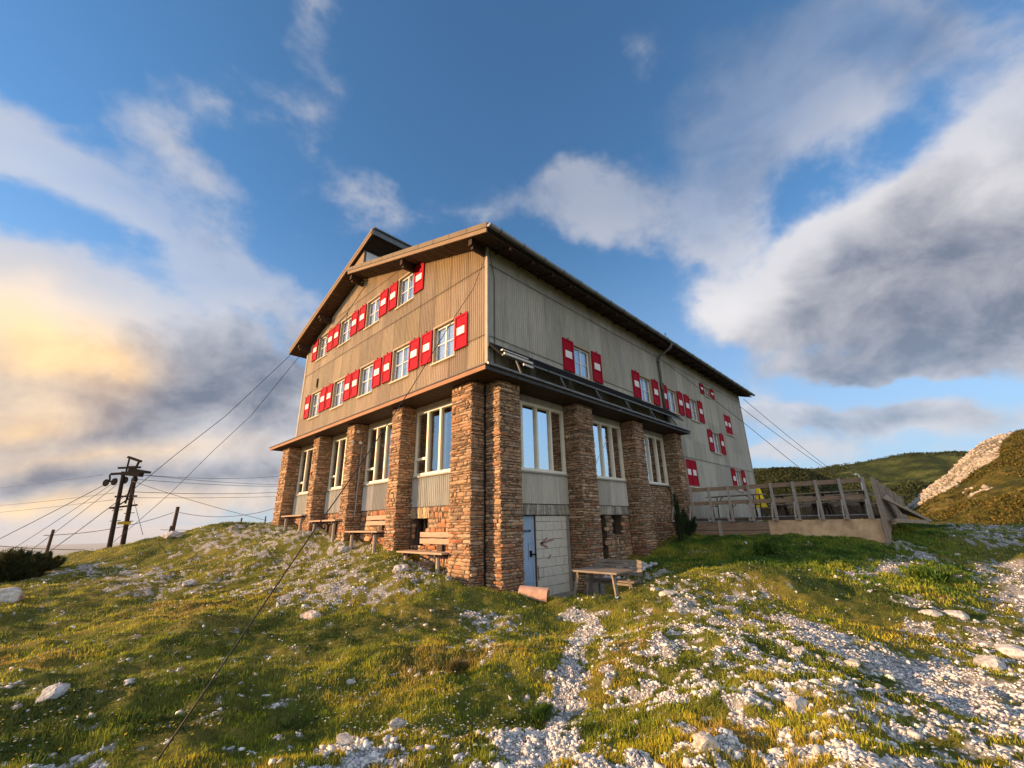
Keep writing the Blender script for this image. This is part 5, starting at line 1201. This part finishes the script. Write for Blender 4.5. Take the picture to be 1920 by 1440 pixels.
# ================================================================== SKY AND LIGHT
SUN_AZ = math.atan2(.6, -.8); SUN_EL = R(10.5)     # direction towards the sun
sd = Vector((math.cos(SUN_AZ)*math.cos(SUN_EL), math.sin(SUN_AZ)*math.cos(SUN_EL), math.sin(SUN_EL)))
sl = bpy.data.lights.new('sun', 'SUN'); so = bpy.data.objects.new('sun', sl); COL.objects.link(so)
so.rotation_euler = sd.to_track_quat('Z', 'Y').to_euler(); sl.energy = 5.0; sl.angle = R(.6); sl.color = (1.0, .60, .30)
world = bpy.data.worlds.new('World'); scene.world = world; world.use_nodes = True
nt = world.node_tree; bg = nt.nodes['Background']; LK = nt.links.new
sky = N(nt, 'ShaderNodeTexSky', sky_type='NISHITA', sun_disc=False); sky.sun_elevation = R(12); sky.sun_rotation = math.pi/2-SUN_AZ
sky.altitude = 1800; sky.ozone_density = 2.2; sky.air_density = 1.0; sky.dust_density = .6
tc = N(nt, 'ShaderNodeTexCoord'); D = tc.outputs['Generated']
def M_(op, a, b=None, c=None, clamp=False):
    n = nt.nodes.new('ShaderNodeMath'); n.operation = op; n.use_clamp = clamp
    for i, v in enumerate((a, b, c)):
        if v is None: continue
        if isinstance(v, (int, float)): n.inputs[i].default_value = v
        else: LK(v, n.inputs[i])
    return n.outputs[0]
def VM(op, a, b=None):
    n = nt.nodes.new('ShaderNodeVectorMath'); n.operation = op
    for i, v in enumerate((a, b)):
        if v is None: continue
        if isinstance(v, (tuple, list)): n.inputs[i].default_value = v
        else: LK(v, n.inputs[i])
    return n.outputs['Value'] if op in ('DOT_PRODUCT', 'LENGTH') else n.outputs[0]
Dn = VM('NORMALIZE', D)
sep = N(nt, 'ShaderNodeSeparateXYZ'); LK(Dn, sep.inputs[0])
zc_ = M_('ADD', M_('MAXIMUM', sep.outputs[2], 0.0), .22)
cmb = N(nt, 'ShaderNodeCombineXYZ'); LK(M_('DIVIDE', sep.outputs[0], zc_), cmb.inputs[0]); LK(M_('DIVIDE', sep.outputs[1], zc_), cmb.inputs[1]); LK(M_('MULTIPLY', sep.outputs[2], .9), cmb.inputs[2])
PL = cmb.outputs[0]
def blob(px, py, rx, ry, rot=0):
    c0 = ray(px, py); c0 = c0/np.linalg.norm(c0); rad_ = []; ax_ = None
    for ang, r_ in ((rot, rx), (rot+90, ry)):
        q = ray(px+r_*math.cos(R(ang)), py+r_*math.sin(R(ang))); q = q/np.linalg.norm(q)-c0; rad_.append(float(np.linalg.norm(q)))
        if ax_ is None: ax_ = q
    a = Vector(ax_); c = Vector(c0); a = (a-c*a.dot(c)).normalized(); b_ = c.cross(a)
    mp = nt.nodes.new('ShaderNodeMapping'); mp.vector_type = 'TEXTURE'
    mp.inputs['Location'].default_value = tuple(c); mp.inputs['Rotation'].default_value = Matrix((a, b_, c)).transposed().to_euler()
    mp.inputs['Scale'].default_value = (rad_[0]*2.3, rad_[1]*2.3, 1.2)
    LK(Dw, mp.inputs[0]); g_ = nt.nodes.new('ShaderNodeTexGradient'); g_.gradient_type = 'QUADRATIC_SPHERE'; LK(mp.outputs[0], g_.inputs[0]); return g_.outputs['Fac']
# warp directions a little so the banks get ragged outlines
wn = N(nt, 'ShaderNodeTexNoise', i_Scale=3.2, i_Detail=5, i_Roughness=.55); LK(Dn, wn.inputs['Vector'])
wv = VM('SCALE', VM('SUBTRACT', wn.outputs['Color'], (.5, .5, .5))); wv.node.inputs['Scale'].default_value = .22
Dw = VM('ADD', Dn, wv)
def total(lst):
    acc = None
    for (a, w) in lst:
        acc = M_('MULTIPLY', blob(*a), w) if acc is None else M_('MULTIPLY_ADD', blob(*a), w, acc)
    return acc
DENS = total([((1640, 420, 330, 90, -38), .55), ((1600, 560, 300, 90, 0), .85), ((1850, 500, 190, 150, 0), .70), ((1400, 560, 110, 50, 0), .35), ((1880, 300, 120, 110, 0), .4),
    ((1340, 330, 130, 190, 15), .36), ((1230, 130, 110, 120, 20), .20), ((1650, 60, 290, 110, 0), .46), ((1500, 200, 110, 80, 0), .18), ((1330, 455, 55, 40, 0), .4),
    ((1030, 370, 120, 62, 8), .52), ((880, 405, 90, 28, 0), .15), ((1160, 400, 70, 45, 0), .22),
    ((60, 320, 150, 70, 20), .46), ((250, 400, 190, 50, 35), .5), ((470, 490, 150, 50, 38), .4), ((170, 520, 200, 40, 8), .30), ((540, 590, 80, 50, 0), .22), ((595, 60, 45, 90, 10), .22), ((400, 220, 60, 40, 0), .22), ((600, 230, 90, 90, 20), .26), ((700, 390, 90, 30, 0), .12),
    ((110, 650, 270, 90, 8), 1.0), ((400, 720, 230, 90, 10), 1.0), ((60, 780, 260, 90, 0), .7), ((350, 830, 300, 60, 0), .5), ((150, 880, 220, 50, 0), .7), ((420, 920, 260, 60, 0), .6), ((200, 960, 300, 40, 0), .5),
    ((1600, 705, 260, 36, 3), .5), ((1830, 700, 180, 40, -8), .4), ((1490, 785, 190, 34, 8), .6), ((1740, 805, 200, 24, 0), .5), ((1460, 855, 140, 24, 0), .45), ((1700, 745, 200, 22, 0), -.35), ((850, 230, 130, 80, 0), -.22), ((100, 200, 160, 50, 10), .22), ((330, 300, 120, 40, 40), .25), ((1850, 150, 160, 110, 0), .2), ((1300, 480, 60, 40, 0), -.2), ((1520, 130, 60, 60, 0), -.15)])
n_a = N(nt, 'ShaderNodeTexNoise', i_Scale=3.0, i_Detail=11, i_Roughness=.60, i_Distortion=.15)
mp_ = nt.nodes.new('ShaderNodeMapping'); mp_.inputs['Scale'].default_value = (1, 1, 1.35); LK(Dn, mp_.inputs[0]); LK(mp_.outputs[0], n_a.inputs['Vector'])
n_b = N(nt, 'ShaderNodeTexNoise', i_Scale=2.2, i_Detail=8, i_Roughness=.58, i_Distortion=.2); LK(PL, n_b.inputs['Vector'])
NZ = M_('ADD', M_('MULTIPLY', n_a.outputs[0], .8), M_('MULTIPLY', n_b.outputs[0], .2))
dd_ = M_('ADD', M_('MULTIPLY', DENS, 1.6), M_('MULTIPLY', M_('SUBTRACT', NZ, .5), 2.2))
cov = N(nt, 'ShaderNodeMapRange', interpolation_type='SMOOTHSTEP'); cov.inputs['From Min'].default_value = .13; cov.inputs['From Max'].default_value = .54; LK(dd_, cov.inputs[0])
COV = cov.outputs[0]
shade = M_('MULTIPLY', .72, M_('MINIMUM', 1.1, total([((1640, 600, 420, 70, 0), 1.05), ((1820, 480, 220, 120, 0), .95), ((1620, 500, 200, 70, -20), .6), ((1700, 670, 360, 60, 0), .9), ((430, 730, 240, 85, 8), 1.5), ((540, 660, 110, 60, 0), 1.0), ((300, 670, 110, 50, 20), .7), ((200, 800, 260, 36, 0), .55), ((100, 885, 130, 30, 0), 1.0), ((420, 910, 260, 36, 0), .9),
    ((1600, 705, 300, 36, 0), .9), ((1500, 795, 180, 34, 0), 1.0), ((1720, 810, 180, 26, 0), .8), ((1650, 70, 330, 130, 0), .75), ((1340, 300, 170, 220, 15), .65)])))
warm = total([((60, 645, 190, 74, 6), 1.35), ((210, 680, 80, 36, 12), .4), ((40, 775, 170, 40, 0), .8), ((180, 850, 260, 26, 0), .6), ((60, 945, 220, 26, 0), .7), ((330, 960, 240, 22, 0), .35)])
bright = total([((1570, 350, 290, 62, -42), 1.5), ((1340, 560, 120, 60, 0), 1.3), ((1850, 240, 90, 90, 0), .4), ((60, 330, 160, 60, 20), .4), ((260, 430, 230, 60, 36), .5), ((90, 575, 190, 30, 4), .8), ((30, 615, 100, 50, 0), .5), ((1030, 370, 110, 50, 0), .2)])
n_c = N(nt, 'ShaderNodeTexNoise', i_Scale=7.0, i_Detail=8, i_Roughness=.6, i_Distortion=.4); LK(mp_.outputs[0], n_c.inputs['Vector'])
SH = M_('ADD', shade, M_('ADD', M_('MULTIPLY', M_('SUBTRACT', .50, n_a.outputs[0]), 2.0), M_('MULTIPLY', M_('SUBTRACT', .50, n_c.outputs[0]), 1.8))); SH = M_('SUBTRACT', SH, M_('MULTIPLY', bright, .6)); SH = M_('MAXIMUM', M_('MINIMUM', SH, 1.0), 0.0)
ccol = mixc(nt, SH, (.33, .32, .33), (.092, .105, .138))
ccol = mixc(nt, M_('MULTIPLY', warm, 1.0, clamp=True), ccol, mixc(nt, M_('MULTIPLY', SH, .85, clamp=True), (.64, .43, .21), (.27, .18, .13)))
ccol = mixc(nt, M_('MULTIPLY', bright, .9, clamp=True), ccol, mixc(nt, M_('MULTIPLY', warm, 1.2, clamp=True), (.44, .415, .405), (.62, .43, .24)))
SKY_STR = .12
# bring the physically bright sky and the clouds to one scale
ccol_s = mixc(nt, 1.0, ccol, (1/SKY_STR,)*3, 'MULTIPLY'); ccol_s.node.clamp_result = False
base = mixc(nt, 1.0, sky.outputs[0], (.64, .92, 1.02), 'MULTIPLY')
hzn = N(nt, 'ShaderNodeMapRange', interpolation_type='SMOOTHSTEP'); hzn.inputs['From Min'].default_value = .62; hzn.inputs['From Max'].default_value = -.01; LK(sep.outputs[2], hzn.inputs[0])
base = mixc(nt, M_('MULTIPLY', hzn.outputs[0], .85), base, tuple(v/SKY_STR for v in (.19, .245, .325)))
thin = total([((260, 380, 360, 150, 25), .6), ((480, 520, 120, 60, 0), .2), ((1330, 250, 190, 240, 10), .75), ((1600, 60, 380, 140, 0), .6), ((1000, 370, 230, 100, 0), .55), ((600, 150, 120, 160, 0), .6), ((1550, 800, 420, 110, 0), .3)])
COV = M_('MULTIPLY', COV, M_('SUBTRACT', .95, M_('MINIMUM', thin, .7)))
fin = mixc(nt, COV, base, ccol_s)
# unseen bright sky behind the viewer, added to lift the ambient light
sky_fill = N(nt, 'ShaderNodeMapRange', interpolation_type='SMOOTHSTEP'); sky_fill.inputs['From Min'].default_value = .05; sky_fill.inputs['From Max'].default_value = -.55; LK(VM('DOT_PRODUCT', Dn, (math.cos(YAW), math.sin(YAW), 0.12)), sky_fill.inputs[0])
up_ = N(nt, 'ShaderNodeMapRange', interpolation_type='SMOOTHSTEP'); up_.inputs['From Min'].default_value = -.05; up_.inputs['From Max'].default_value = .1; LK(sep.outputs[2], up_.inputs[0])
fin = mixc(nt, M_('MULTIPLY', M_('MULTIPLY', sky_fill.outputs[0], up_.outputs[0]), .75), fin, tuple(v/SKY_STR for v in (.56, .56, .58)))
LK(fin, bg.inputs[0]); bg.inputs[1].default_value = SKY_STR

# thin mountain air
HAZE = True
if HAZE:
    mb = MB(); mb.box((-46000, -46000, -1000), (46000, 46000, 120)); m = bpy.data.materials.new('air'); m.use_nodes = True; m.node_tree.nodes.remove(m.node_tree.nodes['Principled BSDF'])
    v = m.node_tree.nodes.new('ShaderNodeVolumePrincipled'); v.inputs['Color'].default_value = (.8, .86, .95, 1); v.inputs['Density'].default_value = 3e-5
    m.node_tree.links.new(v.outputs[0], m.node_tree.nodes['Material Output'].inputs['Volume']); tag(mb.build('haze', m), kind='stuff')

for o in list(bpy.data.objects):
    if '_w' in o: del o['_w']
scene.render.engine = 'CYCLES'
scene.cycles.max_bounces = 8; scene.cycles.transparent_max_bounces = 12
scene.view_settings.view_transform = 'Standard'; scene.view_settings.look = 'None'; scene.view_settings.exposure = 1.1; scene.view_settings.gamma = 1
scene.render.resolution_x = 1024; scene.render.resolution_y = 768
